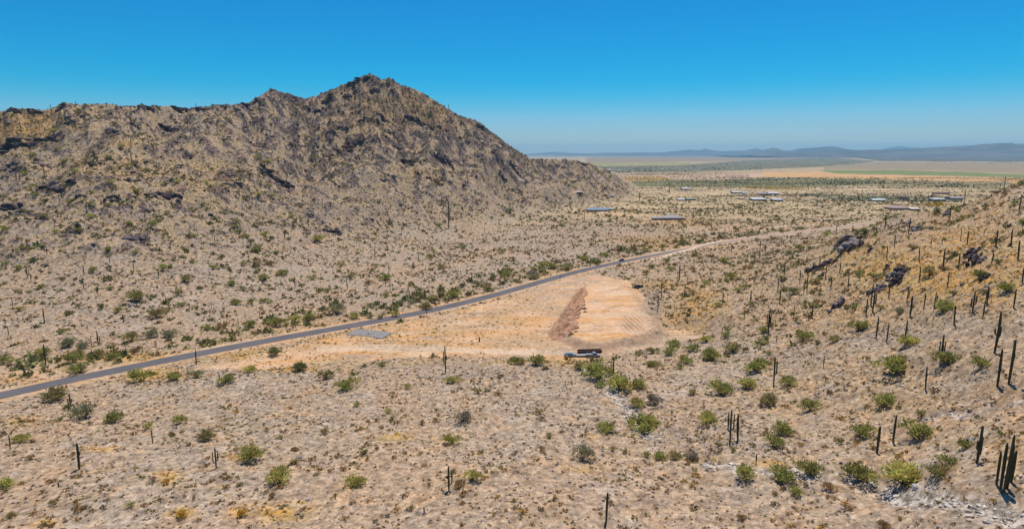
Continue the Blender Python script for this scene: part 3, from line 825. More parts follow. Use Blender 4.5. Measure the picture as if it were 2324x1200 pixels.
# ================================================================== PLACES (used to word the labels)
ANCHORS = [(60, 245, 'on the far left skyline of the mountain'), (150, 240, 'by the dark knob on the left skyline'), (300, 245, 'along the level left skyline'), (470, 262, 'under the skyline left of the small peak'),
           (65, 318, 'around the long dark ledge'), (215, 345, 'right of the long dark ledge'), (300, 350, 'on the pale slope right of the ledge'), (420, 300, 'on the upper slope left of the small peak'), (610, 230, 'around the small left peak'),
           (720, 255, 'in the saddle between the two peaks'), (840, 200, 'below the main summit'), (900, 290, 'on the dark rocky face of the main peak'), (1015, 255, 'on the right skyline of the main peak'), (1060, 360, 'on the steep right shoulder of the peak'), (1160, 400, 'near the foot of the right shoulder'),
           (760, 350, 'by the red slabs under the main peak'), (600, 380, 'by the dark outcrop under the small peak'), (440, 400, 'on the open mid slope of the mountain'), (250, 420, 'below the pale bare slope'), (100, 420, 'by the stepped ledges low on the left slope'), (40, 480, 'at the left end of the mid slope'),
           (180, 490, 'under the stepped ledges'), (320, 490, 'on the slope above the purple boulder field'), (460, 450, 'between the mid slope ledges and the gully'), (590, 450, 'above the head of the bushy gully'), (720, 450, 'under the red slabs'), (870, 480, 'on the apron under the dark rocky face'), (1000, 470, 'on the apron below the right shoulder'),
           (1130, 480, 'on the dry flats right of the mountain'), (70, 570, 'on the lower left slope'), (190, 570, 'below the lone shrubs on the left slope'), (310, 560, 'by the purple boulder field'), (440, 560, 'left of the bushy gully'), (560, 530, 'along the bushy gully'), (690, 530, 'right of the bushy gully'), (760, 550, 'by the black outcrop low on the mountain'),
           (880, 560, 'on the broad fan below the peak'), (1010, 560, 'on the fan around the tallest far saguaro'), (1140, 570, 'on the fan where it meets the flats'), (60, 650, 'low on the left slope'), (200, 650, 'on the slope above the left washes'), (330, 660, 'around the grey thicket on the lower slope'), (450, 640, 'on the lower slope under the gully'), (580, 640, 'on the lower fan left of the middle'),
           (700, 640, 'on the lower fan in the middle'), (850, 640, 'on the lower fan above the road'), (1000, 620, 'on the fan uphill of the road bend'), (40, 740, 'on the flat ground at the far left'), (150, 760, 'by the blue grey thicket left of the road'), (270, 760, 'by the left roadside wash'), (370, 730, 'along the small dry wash above the road'), (500, 730, 'on the bench above the road'),
           (640, 730, 'in the roadside brush left of the lot'), (780, 700, 'in the roadside brush above the gravel apron'), (900, 690, 'in the roadside brush above the lot'), (1030, 665, 'in the roadside brush by the road curve'), (1150, 625, 'in the brush above the upper road'), (1270, 605, 'in the thicket above the upper road'), (1370, 585, 'in the thicket by the car on the road'),
           (60, 820, 'by the road at the far left'), (170, 820, 'in the green clump above the road on the left'), (330, 850, 'in the yellow verge below the road'), (440, 845, 'by the dead tree under the road'), (520, 860, 'just below the road left of the lot'), (130, 910, 'below the road on the left'), (260, 940, 'on the left foreground slope'), (400, 950, 'on the left foreground rise'),
           (700, 845, 'along the lower edge of the lot'), (860, 840, 'by the pale rocks under the lot'), (1010, 850, 'by the lone saguaro under the lot'), (1180, 825, 'left of the parked vehicles'), (1310, 830, 'beside the parked vehicles'), (1380, 865, 'in the big green clump under the vehicles'), (1480, 800, 'along the right lower edge of the lot'), (1600, 790, 'on the slope right of the lot'),
           (1490, 690, 'by the Y shaped saguaros beside the pad'), (1500, 615, 'between the pad and the upper road'), (1640, 610, 'on the low spur right of the pad'), (1720, 590, 'at the toe of the right hill'), (1660, 660, 'right of the Y shaped saguaros'), (1800, 560, 'where the road goes behind the right hill'), (1920, 530, 'on the crest by the grey boulders'),
           (2060, 510, 'on the crest above the yellow grass'), (2160, 480, 'on the upper crest of the right hill'), (2280, 430, 'at the top of the right hill'), (2300, 540, 'high on the right hill'), (2130, 570, 'in the yellow grass of the right hill'), (2010, 590, 'above the big slanting rock'), (1850, 640, 'by the dark ledge on the right hill'), (1960, 700, 'by the candelabra saguaros under the slanting rock'),
           (2070, 690, 'right of the slanting rock'), (2150, 690, 'on the yellow slope under the twin boulders'), (2250, 640, 'below the twin boulders'), (1740, 740, 'by the many armed saguaro at the slope foot'), (1820, 760, 'on the stony slope right of the lot'), (1920, 760, 'on the stony lobe of the hill'), (2030, 770, 'on the stony lobe beneath the slanting rock'), (2150, 800, 'by the forked saguaro on the stony lobe'),
           (2260, 780, 'by the tall paired saguaros on the right'), (1740, 860, 'on the slope above the pale wash'), (1640, 880, 'on the bank right of the green clump'), (1860, 910, 'on the bare right slope'), (2030, 900, 'on the stony right slope'), (2130, 900, 'by the leaning lone saguaro on the right'), (2280, 880, 'at the right edge under the paired saguaros'),
           (1460, 940, 'in the leafy head of the pale wash'), (1370, 970, 'left of the pale wash'), (1600, 950, 'near the paired saguaros by the wash'), (1530, 1035, 'on the pale wash'), (1320, 1030, 'on the bare ground left of the wash'), (1690, 1070, 'in the pale wash below the paired saguaros'), (1780, 980, 'above the lower wash'), (1840, 1070, 'in the brush of the lower wash'), (1960, 1000, 'by the two leaning saguaros'),
           (2050, 1080, 'around the biggest palo verde'), (2140, 1050, 'right of the biggest palo verde'), (2220, 1010, 'by the slim saguaro with stub arms'), (2280, 1070, 'by the cluster of tall saguaros'), (1780, 1130, 'below the lower wash'), (1950, 1150, 'on the gravel below the biggest palo verde'), (2150, 1150, 'on the white rocks in the right corner'),
           (30, 1000, 'by the stump like saguaro at the left edge'), (180, 1040, 'around the one armed saguaro on the left'), (345, 1000, 'around the leaning saguaro on the left'), (490, 1040, 'around the three stemmed saguaro'), (570, 1020, 'by the shrub near the three stemmed saguaro'), (640, 1080, 'by the broad yellow green shrub'), (800, 1080, 'by the lone shrub in the middle foreground'), (1020, 1090, 'around the black candelabra saguaro'),
           (1080, 1075, 'right of the black candelabra saguaro'), (760, 950, 'on the bare middle slope'), (900, 990, 'by the yellow grass strip'), (1040, 950, 'by the grey dead bush'), (1200, 900, 'on the slope under the vehicles'), (1230, 1010, 'on the bare slope left of the wash'), (1380, 1150, 'around the lone spear saguaro'), (1200, 1130, 'on the pale ground left of the spear saguaro'), (960, 1160, 'near the short stub saguaro'),
           (640, 1160, 'in the yellow grass in the lower foreground'), (410, 1130, 'among yellow tufts low on the left'), (250, 1120, 'on the pale lower left ground'), (60, 1110, 'in the lower left corner'), (1560, 1140, 'on the gravel below the pale wash'), (820, 900, 'on the slope below the pale rocks'), (620, 920, 'on the slope below the road'), (1110, 1000, 'on the middle foreground slope')]
ANC = np.array([(a_, b_) for a_, b_, _ in ANCHORS], float)
ORD = ['', 'first', 'second', 'third', 'fourth', 'fifth', 'sixth', 'seventh', 'eighth', 'ninth', 'tenth', 'eleventh', 'twelfth', 'thirteenth', 'fourteenth', 'fifteenth', 'sixteenth', 'seventeenth', 'eighteenth', 'nineteenth', 'twentieth']
NUM = ['', 'one', 'two', 'three', 'four', 'five', 'six', 'seven', 'eight', 'nine', 'ten', 'eleven', 'twelve', 'thirteen', 'fourteen', 'fifteen', 'sixteen', 'seventeen', 'eighteen', 'nineteen', 'twenty']
pending = []           # (object, look, px, py)


def want_label(o, look, px, py):
    pending.append((o, look, px, py))


def settle_labels():
    """word the labels: look + nearest place, and where two still read alike, their order from the left"""
    byt = {}
    for o, look, px, py in pending:
        d = (ANC[:, 0] - px) ** 2 + ((ANC[:, 1] - py) * 1.7) ** 2
        byt.setdefault(f'{look} {ANCHORS[int(d.argmin())][2]}', []).append((px, o))
    for text, lst in byt.items():
        lst.sort(key=lambda q: q[0])
        n = len(lst)
        for i, (_, o) in enumerate(lst):
            if n == 1:
                o['label'] = text
            elif i == 0:
                o['label'] = text + (', the left one' if n == 2 else ', leftmost')
            elif i == n - 1:
                o['label'] = text + (', the right one' if n == 2 else ', rightmost')
            else:
                o['label'] = text + f', {ORD[min(i + 1, 20)]} from left'


def metres(px_len, X, Y, Zg):
    """length in metres of px_len photo pixels at a point"""
    return px_len * (Y * cP - (Zg - H) * sP) / F


# ================================================================== SAGUAROS
def tube(path, rad, n=10, cap=True, ribs=0.0):
    """tube along a path with a rounded end"""
    path = [Vector(p) for p in path]
    vs, fs = [], []
    up = Vector((0.0, 1.0, 0.0))
    for i, p in enumerate(path):
        d = (path[min(i + 1, len(path) - 1)] - path[max(i - 1, 0)]).normalized()
        a_ = d.cross(up)
        if a_.length < 0.05:
            a_ = d.cross(Vector((1, 0, 0)))
        a_.normalize(); b_ = d.cross(a_)
        for k in range(n):
            an = 2 * math.pi * k / n
            r = rad[i] * (1 + (ribs if k % 2 else -ribs))
            vs.append(p + (a_ * math.cos(an) + b_ * math.sin(an)) * r)
    for i in range(len(path) - 1):
        for k in range(n):
            fs.append((i * n + k, i * n + (k + 1) % n, (i + 1) * n + (k + 1) % n, (i + 1) * n + k))
    if cap:
        vs.append(path[-1] + (path[-1] - path[-2]).normalized() * rad[-1] * 0.6)
        t_ = len(vs) - 1; b0 = (len(path) - 1) * n
        fs += [(b0 + k, b0 + (k + 1) % n, t_) for k in range(n)]
    return vs, fs


def mat_saguaro():
    m = bpy.data.materials.new('saguaro_skin')
    N = Nodes(m)
    p = N.pos(14, 14, 3)
    c = N.mix(N.rng(N.noise(p, 1.0, 4, 0.6), 0.35, 0.65), (0.045, 0.05, 0.026), (0.085, 0.085, 0.043))
    N.out(N.principled(c, 0.8, spec=0.15))
    return m


SKIN = mat_saguaro()
trunks = []
for v in range(6):
    r_ = random.Random(40 + v)
    ts = [0, 0.04, 0.15, 0.35, 0.6, 0.8, 0.92, 0.975]
    bx, by = r_.uniform(-0.03, 0.03), r_.uniform(-0.02, 0.02)
    path = [(bx * math.sin(t_ * 3 + v), by * math.sin(t_ * 2.2), t_ - (0.03 if t_ == 0 else 0)) for t_ in ts]
    pr = [0.030, 0.031, 0.034, 0.038, 0.041, 0.037, 0.030, 0.017]
    trunks.append(py_mesh('saguaro_trunk', *tube(path, [q * r_.uniform(0.92, 1.08) for q in pr], 12, True, 0.07), smooth=True))
arms = []
for v in range(5):                               # an arm leaves the trunk sideways and turns up
    r_ = random.Random(70 + v)
    h0, out, top = [(0.36, 0.105, 0.82), (0.42, 0.095, 0.70), (0.30, 0.12, 0.90), (0.50, 0.08, 0.66), (0.24, 0.13, 0.74)][v]
    path = [(0.0, 0, h0), (out * 0.55, 0, h0 + 0.005), (out * 0.9, 0.004, h0 + 0.035), (out, 0.006, h0 + 0.09), (out * 1.02, 0.006, (h0 + top) / 2), (out * 1.05, 0.004, top - 0.03), (out * 1.05, 0.004, top)]
    arms.append(py_mesh('saguaro_arm', *tube(path, [0.02, 0.023, 0.026, 0.028, 0.029, 0.024, 0.012], 8, True, 0.06), smooth=True))
for me in trunks + arms:
    me.materials.append(SKIN)

SAG = '''1744,755,699,4;1769,689,657,0;1801,719,691,0;1831,664,613,0;1824,669,631,0;1873,631,601,0;2012,588,557,0;2141,608,564,0;2112,560,544,0;2138,555,542,0;2294,559,521,0;2233,534,523,0;2062,530,495,0;2017,677,644,0
1976,693,644,0;1981,708,660,2;1965,715,678,2;2058,685,649,1;2065,719,671,1;2096,701,665,0;2207,709,662,2;2257,801,704,3;2263,876,790,0;2289,870,769,1;1988,768,717,0;2012,777,732,0;2053,775,726,0;2134,822,757,3
1762,777,764,0;1868,833,806,0;1756,873,808,1;2100,882,831,0;1990,1028,963,0;2026,1003,938,0;2217,1051,961,2;2278,1116,980,0;2271,1112,998,0;2285,1108,1003,0;2262,1098,1020,0;2294,1094,1018,0
1657,1001,927,3;1674,998,937,0;1716,1051,1027,0;1376,1181,1112,0;1392,856,810,0;1386,845,822,0;1438,879,858,0;1486,1012,1000,0;1011,847,784,2;1019,1113,1054,4;963,1165,1148,0;902,964,952,0
24,1019,985,0;180,1064,1002,1;347,1006,972,0;491,1062,1011,2;134,1104,1096,0;446,826,793,0;426,854,832,0;498,862,845,0;104,831,780,0;161,927,892,3;125,514,497,0;107,579,558,0;62,630,604,2;71,640,622,1;191,625,603,0;190,655,633,0
223,672,648,3;304,617,592,0;361,632,611,0;101,732,699,0;280,733,712,0;377,690,674,0;223,783,750,3;208,783,762,0;260,804,782,1;252,801,786,0;431,539,517,0;670,654,624,2;646,540,524,0;541,741,722,0;654,716,704,0;851,583,560,0;883,617,597,2;875,651,625,0
788,657,634,0;799,685,665,0;729,632,619,0;1071,643,617,0;1083,576,560,0;1201,587,571,0;1141,596,581,0;927,658,648,0;1007,676,659,1;1542,633,600,0;1493,705,670,2;1501,673,641,0;1702,693,657,1;1638,765,742,0;1723,586,545,0;1736,580,556,0;1691,612,593,0
1511,601,588,0;1723,778,769,0;2008,521,486,0;2003,498,478,0;2155,500,472,0;2188,461,432,0;2279,426,401,0;2269,432,416,0;2312,482,442,0;2239,511,500,0;1935,527,510,0;1897,531,510,0;1773,560,540,0;1794,553,536,0;1451,456,437,1;1326,505,483,0;1346,538,524,0
1519,441,426,0;1574,495,470,0;115,251,237,0;298,338,313,0;299,371,347,0;39,412,391,0;45,411,396,0;101,402,380,0;433,311,292,1;493,294,272,0;427,291,268,0;131,492,474,0;135,464,443,0;215,362,340,2;445,244,234,0;553,460,444,0;700,518,497,0;651,409,394,0;329,500,482,1
198,483,464,0;1018,519,459,1;647,544,520,0;1053,383,362,0;911,533,516,0;714,463,446,0;722,462,446,0;732,461,448,0;1018,246,236,0;552,560,546,0;591,529,517,0;488,552,537,0;785,400,386,0;90,296,273,0;46,292,276,0;203,284,270,0;306,262,248,0;172,240,230,0
242,242,233,0;1205,500,489,0;1100,530,517,0;1215,545,534,0;1275,520,508,0;1150,515,503,0;950,590,575,0;1030,600,586,0;980,640,627,0;760,590,575,0;810,600,586,1;700,600,586,0;480,700,686,0;430,700,684,0;590,720,706,0;30,700,678,0;20,760,740,0;300,520,504,0;250,600,582,0
1595,612,596,0;1620,600,586,0;1660,570,553,0;1560,640,622,0;1575,610,592,0;1780,620,592,0;1860,610,586,0;1950,560,532,0;2180,545,522,0;2250,600,572,0;2320,640,600,0;2300,700,655,0;2150,650,616,0;1905,620,594,0;1640,690,662,0;1690,720,697,0;1842,720,690,0;2230,720,680,0;2085,640,604,0;2120,700,662,1;2165,735,692,0;1925,655,625,0;1885,655,626,1;2030,560,532,0;2085,590,560,0;2175,610,574,0;2260,560,522,0;2240,690,648,2;2310,590,546,0;2195,555,524,0;1815,640,612,0;1765,660,632,0'''


def put(o, X, Y, Zg, sc, rz=0.0, tilt=(0, 0), sink=0.02):
    o.location = (X, Y, Zg - sink)
    o.scale = (sc, sc, sc) if not isinstance(sc, tuple) else sc
    o.rotation_euler = (tilt[0], tilt[1], rz)
    return o


sag_xy = []
for i, rec in enumerate(q for line in SAG.split('\n') for q in line.split(';')):
    px, pb, pt, na = map(int, rec.split(','))
    X, Y, Zg = column_ray(px, pb)
    h = metres((pb - pt) * 1.03, X, Y, Zg) / math.cos(P)
    h = max(h, 1.1)
    r_ = random.Random(i * 7 + 1)
    far = (pb - pt) < 20
    o = obj('saguaro', trunks[r_.randrange(6)])
    slim = r_.uniform(0.82, 1.1) * (0.8 if h > 9 else 1.0)
    th = max(h * slim * (0.78 if h > 7 else 0.95), 0.0105 * Y, 3.2)
    put(o, X, Y, Zg, (th, th, h), r_.uniform(0, 6.28), (r_.uniform(-0.03, 0.03), r_.uniform(-0.03, 0.03)))
    for k in range(na):
        am = obj('arm', arms[(i + k * 2) % 5], o)
        am.rotation_euler = (0, 0, (math.pi * k + r_.uniform(-0.5, 0.5) if na < 3 else 6.28 * k / na + r_.uniform(-0.4, 0.4)) - o.rotation_euler[2])
        am.scale = (1.0, 1.0, r_.uniform(0.8, 1.04))
    o['category'] = 'saguaro'; o['group'] = 'saguaro cacti standing over the desert'
    size = 'towering' if h > 9 else 'tall' if h > 6 else 'middling' if h > 3.5 else 'short'
    how = ('single stemmed', 'one armed', 'two armed', 'three armed', 'many armed')[na]
    want_label(o, f'{size} {how} saguaro', px, pb)
    sag_xy.append((X, Y))
print('saguaros', len(sag_xy), round(time.time() - T0, 1))

# ================================================================== SHRUBS
def leaf_template(seed, nclump, per, leaf, flatness=0.8, hollow=0.25, stems=9, tone_lo=0.6, tone_hi=1.45):
    """crown of loose leaf sprays over a dome, plus its bare stems; half width 1"""
    g = np.random.default_rng(seed)
    V_, Fq, T_ = [], [], []
    lob = [(g.uniform(-0.5, 0.5), g.uniform(-0.5, 0.5), g.uniform(0.28, 0.6) * flatness, g.uniform(0.38, 0.62)) for _ in range(7)]
    n = 0
    for c in range(nclump):
        lx, ly, lz, lr = lob[g.integers(len(lob))]
        d = g.normal(size=3); d /= np.linalg.norm(d); d[2] = abs(d[2]) * 0.9 - 0.15
        rr = lr * (hollow + (1 - hollow) * g.random() ** 0.4)
        cpos = np.array((lx, ly, lz)) + d * rr * np.array((1, 1, flatness))
        cpos[2] = max(cpos[2], 0.06)
        tone = g.uniform(tone_lo, tone_hi)
        warm = g.uniform(0.85, 1.2)
        for _ in range(per):
            q = cpos + g.normal(size=3) * 0.1
            a_ = g.normal(size=3); a_ /= np.linalg.norm(a_); a_ = a_ * 0.7 + d * 0.9 + np.array((0, 0, 0.55)); a_ /= np.linalg.norm(a_)
            b_ = np.cross(a_, g.normal(size=3)); b_ /= np.linalg.norm(b_)
            L = leaf * g.uniform(0.6, 1.9); W = leaf * g.uniform(0.16, 0.30)
            V_ += [q - b_ * W * 0.6, q + a_ * L * 0.5 - b_ * W, q + a_ * L, q + a_ * L * 0.5 + b_ * W]
            T_ += [(tone * warm, tone, tone * 0.85)] * 4
            Fq.append((n, n + 1, n + 2, n + 3)); n += 4
    crown = np.array(V_), np.array(Fq), np.array(T_)
    sv, sf = [], []
    for k in range(stems):
        an = g.uniform(0, 6.28); r1 = g.uniform(0.25, 0.75)
        e = (math.cos(an) * r1, math.sin(an) * r1, g.uniform(0.35, 0.8) * flatness)
        mid = (e[0] * 0.4 + g.uniform(-0.06, 0.06), e[1] * 0.4, e[2] * 0.6)
        v_, f_ = tube([(0, 0, -0.04), mid, e], [0.035, 0.022, 0.008], 5, False)
        b0 = len(sv); sv += v_; sf += [tuple(b0 + q for q in f) for f in f_]
    return crown, (sv, sf)


LEAF = mat_tone('leaf_sprays', 0.38, use_object=True)
WOOD = mat_flat('shrub_wood', (0.11, 0.085, 0.055), 0.9, 0.3)


def crown_mesh(name, tpl):
    v, f, t_ = tpl
    me = np_mesh(name, v, f, 4, False)
    colattr(me, 'tone', t_)
    me.materials.append(LEAF)
    return me


big, mid_, small_ = [], [], []
stemm = []
for v in range(6):
    c_, s_ = leaf_template(300 + v, 74, 10, 0.185, 0.85 + 0.05 * (v % 3), stems=10)
    big.append(crown_mesh('shrub_crown', c_))
    sm_ = py_mesh('shrub_stems', *s_); sm_.materials.append(WOOD); stemm.append(sm_)
for v in range(5):
    c_, s_ = leaf_template(330 + v, 40, 7, 0.25, 0.8, stems=5)
    n0 = len(c_[0])
    mid_.append(crown_mesh('shrub_clump', c_))
for v in range(5):
    c_, _ = leaf_template(350 + v, 16, 6, 0.42, 0.62, hollow=0.1, stems=1, tone_lo=0.65, tone_hi=1.35)
    small_.append(crown_mesh('bursage_clump', c_))
HUES = {'g': ((0.33, 0.325, 0.115), 'green'), 'y': ((0.44, 0.41, 0.135), 'yellow green'), 'o': ((0.35, 0.30, 0.14), 'olive'), 'd': ((0.20, 0.205, 0.09), 'dark green'),
        'b': ((0.38, 0.265, 0.14), 'brown'), 'x': ((0.30, 0.255, 0.21), 'grey leafless'), 'u': ((0.32, 0.305, 0.20), 'blue grey'), 'w': ((0.58, 0.38, 0.085), 'golden')}
# px, py of the middle, width, hue
SHRUB = '''1731,822,40,g;1790,865,45,g;2030,828,75,g;2227,822,40,g;2150,812,55,g;1838,920,45,g;1740,905,45,o;2005,905,50,g;1777,970,50,g;1758,1003,45,g;1952,975,50,g;2078,978,66,g;2192,1007,36,g;1772,1078,66,g;1840,1065,55,g;1952,1073,70,g;2050,1078,96,y;2122,1065,56,o;2148,1045,40,g;2092,937,24,o;1884,1103,30,b
1804,1113,34,g;1757,1118,18,b;1927,1150,22,b;2007,1190,30,b;1172,817,34,g;1216,818,42,g;1317,828,32,o;1360,842,74,g;1363,874,28,g;1407,871,60,y;1450,868,42,g;1543,832,18,g;1557,815,38,g;1483,822,28,o;1617,805,38,g;1713,830,48,g;1637,882,58,g;1693,870,44,y;1447,914,36,g;1457,955,64,y;1462,972,46,g;1380,970,48,g;1603,947,50,y;1322,1030,48,u;1500,1033,36,g;1532,1034,34,o
1567,1036,36,x;1693,1070,54,y;1247,988,20,o;1390,1017,18,o;1417,1022,20,o;1467,1030,22,g;1228,1018,22,b;1630,1008,20,o;1663,1020,18,o;1225,934,24,b;1347,910,14,d;1485,906,40,x;1573,888,24,o;1683,1172,24,b;680,833,34,d;740,850,36,o;782,870,50,g;867,826,22,g;923,876,24,o;1028,860,32,y;810,918,18,g;880,933,18,y;1050,946,42,x;1025,996,38,y;827,1025,22,d
635,1078,64,y;806,1087,48,y;1073,1078,40,y;1040,1098,28,b;640,990,18,g;1087,888,20,o;1130,893,20,o;1183,820,28,o;780,1062,18,b;672,1046,22,b;733,978,24,b;615,1123,20,b;847,1146,14,d;933,1150,20,o;10,1096,44,y;50,993,38,y;262,945,42,g;410,952,32,y;335,966,24,y;470,984,42,o;570,1026,58,y;297,1145,20,y;318,853,50,y;400,853,34,g;446,848,36,u;512,858,40,g;567,838,30,y
183,834,46,g;168,812,42,g;130,890,60,o;195,935,54,u;160,924,22,d;8,816,34,g;107,1186,22,o;187,1150,18,b;27,1166,20,b;545,1098,18,o;415,1163,32,w;380,1090,24,w;547,1163,28,w;117,1090,22,b;125,1138,24,b;72,1037,22,b;98,798,36,g;155,776,40,u;185,783,30,u;168,800,34,o;217,803,40,o;250,809,26,g;298,766,34,o;340,758,34,u;388,756,32,u;135,752,24,g;357,712,36,o;381,702,20,o
414,690,24,g;405,713,14,u;404,664,22,o;420,632,28,o;312,672,48,o;296,664,22,o;250,653,18,g;208,612,18,o;229,695,20,d;268,703,22,g;45,700,20,g;5,692,14,d;68,685,16,g;39,606,20,g;74,590,18,d;93,650,18,g;51,562,18,o;178,520,22,g;125,524,16,g;247,566,20,g;307,570,18,y;441,534,20,g;482,605,20,g;527,642,26,g;551,655,20,u;536,685,26,g;572,683,22,g;600,682,20,g;600,629,26,g;586,616,16,d;584,567,24,g;628,574,18,d;617,598,20,o
646,617,28,g;554,598,16,g;370,607,18,g;467,742,24,g;569,735,26,g;626,731,38,g;668,724,30,y;626,797,32,d;677,834,28,d;346,506,20,g;292,506,20,g;8,518,22,g;530,513,18,y;545,524,20,g;560,536,18,g;570,547,18,d;602,530,18,y;705,718,28,g;765,702,44,u;807,715,28,y;840,690,22,g;841,718,18,u;908,687,24,u;932,684,22,u;865,717,20,o;897,713,22,y;967,693,30,o;983,676,24,o;1031,667,34,g;1084,642,26,u;1110,656,22,d;1153,622,22,g;1118,625,18,u
1001,602,24,o;983,606,14,g;975,582,18,g;855,602,16,g;772,600,18,g;873,628,30,g;796,627,20,g;708,630,20,g;745,658,20,o;876,668,20,g;807,684,14,g;1209,622,28,x;1233,600,24,g;1287,608,24,o;1143,571,16,g;838,640,22,b;1049,648,20,d;1155,618,24,g;1211,626,26,u;1251,602,28,g;1289,602,28,u;1326,586,24,g;1353,594,24,d;1377,578,22,g;1467,618,22,g;1480,604,20,g;1523,609,22,g;1513,590,18,g;1646,590,22,y;1661,627,30,g;1677,658,22,g;1627,690,18,g;1711,690,22,o
1731,749,28,g;1601,768,28,y;1646,760,24,g;1662,790,36,o;1529,780,30,g;1481,794,28,o;1451,801,24,o;1515,798,28,g;1571,790,28,g;1614,806,38,g;1481,826,26,g;1542,836,14,g;1801,660,26,g;1820,760,46,g;1895,768,30,o;1855,776,18,o;1948,735,48,g;1940,697,22,g;2041,706,26,u;1999,695,20,o;2057,770,50,y;2140,697,48,g;2223,622,36,g;1943,618,24,g;1980,625,22,g;2110,617,34,o;2071,560,24,o;2268,592,18,d;2284,650,40,g;2231,663,24,u;2164,664,24,o;1964,525,24,d;1876,530,20,y
1791,572,20,g;1815,562,22,g;2196,772,14,w;1745,800,18,u;2041,815,34,o;2182,492,22,o;2215,812,20,o;147,363,18,g;169,388,18,y;75,350,18,g;130,338,16,g;244,356,18,g;291,374,16,o;253,412,18,y;260,424,16,g;73,420,16,g;90,412,14,y;55,393,18,y;308,432,18,y;403,412,18,y;123,297,18,y;205,490,18,y;279,459,16,g;203,461,18,o;158,456,18,g;103,454,18,g;81,441,18,g;101,490,18,o;207,436,18,g;55,561,18,o;27,579,14,b;211,610,18,g;368,603,16,g
585,355,16,y;609,365,18,y;710,355,16,g;465,414,16,y;459,463,18,g;589,440,20,g;616,444,16,g;708,422,14,g;631,492,16,g;662,491,18,g;536,505,20,o;589,561,22,g;721,541,26,y;699,547,16,g;768,507,12,y;770,556,16,g;888,496,14,g;839,518,16,y;936,503,16,g;998,510,18,g;972,542,16,g;927,551,16,g;1053,560,18,u;1158,477,22,u;1128,458,14,g;1925,516,16,d;2110,540,16,o;1690,650,20,g;1570,660,18,o;1600,640,18,g'''
SHRUBS = [(int(a_), int(b_), int(c_), d_) for a_, b_, c_, d_ in (q.split(',') for line in SHRUB.split('\n') for q in line.split(';'))]
SHRUBS.sort(key=lambda q: -q[2])
shrub_xy = []
for i, (px, py, wd, hue) in enumerate(SHRUBS[:300]):
    r_ = random.Random(900 + i)
    X, Y, Zg = column_ray(px, py + wd * 0.24)
    rad = metres(wd, X, Y, Zg) * 0.5 * 1.08
    colr, word = HUES[hue]
    k = r_.uniform(0.88, 1.14)
    rgba = (colr[0] * k, colr[1] * k, colr[2] * k, 1)
    tall = r_.uniform(0.82, 1.1)
    if wd >= 18:
        root = obj('desert_shrub', None)
        put(root, X, Y, Zg, (rad, rad, rad * tall), r_.uniform(0, 6.28))
        v = r_.randrange(6)
        cr = obj('crown', (big if wd >= 26 else mid_)[v % (6 if wd >= 26 else 5)], root); cr.color = rgba
        obj('stems', stemm[v], root)
    else:
        root = obj('desert_shrub', mid_[r_.randrange(5)])
        put(root, X, Y, Zg, (rad, rad, rad * tall), r_.uniform(0, 6.28)); root.color = rgba
    root['category'] = 'shrub'; root['group'] = 'desert shrubs scattered over the slopes'
    size = 'very large' if rad > 4 else 'large' if rad > 2.6 else 'rounded' if rad > 1.7 else 'small'
    want_label(root, f'{size} {word} shrub', px, py)
    shrub_xy.append((X, Y, rad))
print('shrubs', len(shrub_xy), len(SHRUBS), round(time.time() - T0, 1))

# ================================================================== SMALL BRUSH, STONES (the nearest as objects, the rest as stuff)
def merge(name, tpls, pos, sc, rot, tone, pick, mat, squash=None):
    """copies of templates (verts, faces, tones) in one mesh"""
    Vs, Ls, Ts, off = [], [], [], 0
    fs = tpls[0][1].shape[1]
    for k, (tv, tf, tt) in enumerate(tpls):
        m = np.nonzero(pick == k)[0]
        if not len(m):
            continue
        c, s_ = np.cos(rot[m])[:, None], np.sin(rot[m])[:, None]
        x = tv[None, :, 0] * c - tv[None, :, 1] * s_
        y = tv[None, :, 0] * s_ + tv[None, :, 1] * c
        z = np.repeat(tv[None, :, 2], len(m), 0)
        if squash is not None:
            z = z * squash[m][:, None]
        v = np.stack([x, y, z], -1) * sc[m][:, None, None] + pos[m][:, None, :]
        Vs.append(v.reshape(-1, 3))
        Ls.append((tf[None] + (np.arange(len(m)) * len(tv))[:, None, None] + off).reshape(-1))
        Ts.append((tt[None] * tone[m][:, None, :]).reshape(-1, 3))
        off += len(m) * len(tv)
    me = np_mesh(name, np.vstack(Vs), np.concatenate(Ls), fs, False)
    colattr(me, 'tone', np.vstack(Ts))
    return obj(name, me, None, mat)


def scatter(n, y0, y1, umax, power=1.0):
    """random ground points in a wedge before the camera, evenly by area"""
    y = np.sqrt(rng.random(n) * (y1 ** 2 - y0 ** 2) + y0 ** 2)
    u = rng.uniform(-umax, umax, n)
    return u * y, y


def sample(A, X, Y):
    return height(X, Y, A)


def lowtpl(seed, nleaf, leaf, flat_=0.7):
    g = np.random.default_rng(seed)
    V_, T_ = [], []
    for k in range(nleaf):
        d = g.normal(size=3); d /= np.linalg.norm(d); d[2] = abs(d[2])
        q = d * g.uniform(0.3, 0.85) * np.array((1, 1, flat_))
        a_ = d + g.normal(size=3) * 0.45 + np.array((0, 0, 0.25)); a_ /= np.linalg.norm(a_)
        b_ = np.cross(a_, g.normal(size=3)); b_ /= np.linalg.norm(b_)
        L = leaf * g.uniform(0.7, 1.3); t_ = g.uniform(0.6, 1.4)
        V_ += [q - b_ * L * 0.42 - a_ * L * 0.3, q + b_ * L * 0.42 - a_ * L * 0.3, q + a_ * L * 0.8]
        T_ += [(t_, t_, t_)] * 3
    V_ = np.array(V_); V_[:, 2] = np.maximum(V_[:, 2], -0.05)
    return V_, np.arange(len(V_)).reshape(-1, 3), np.array(T_)


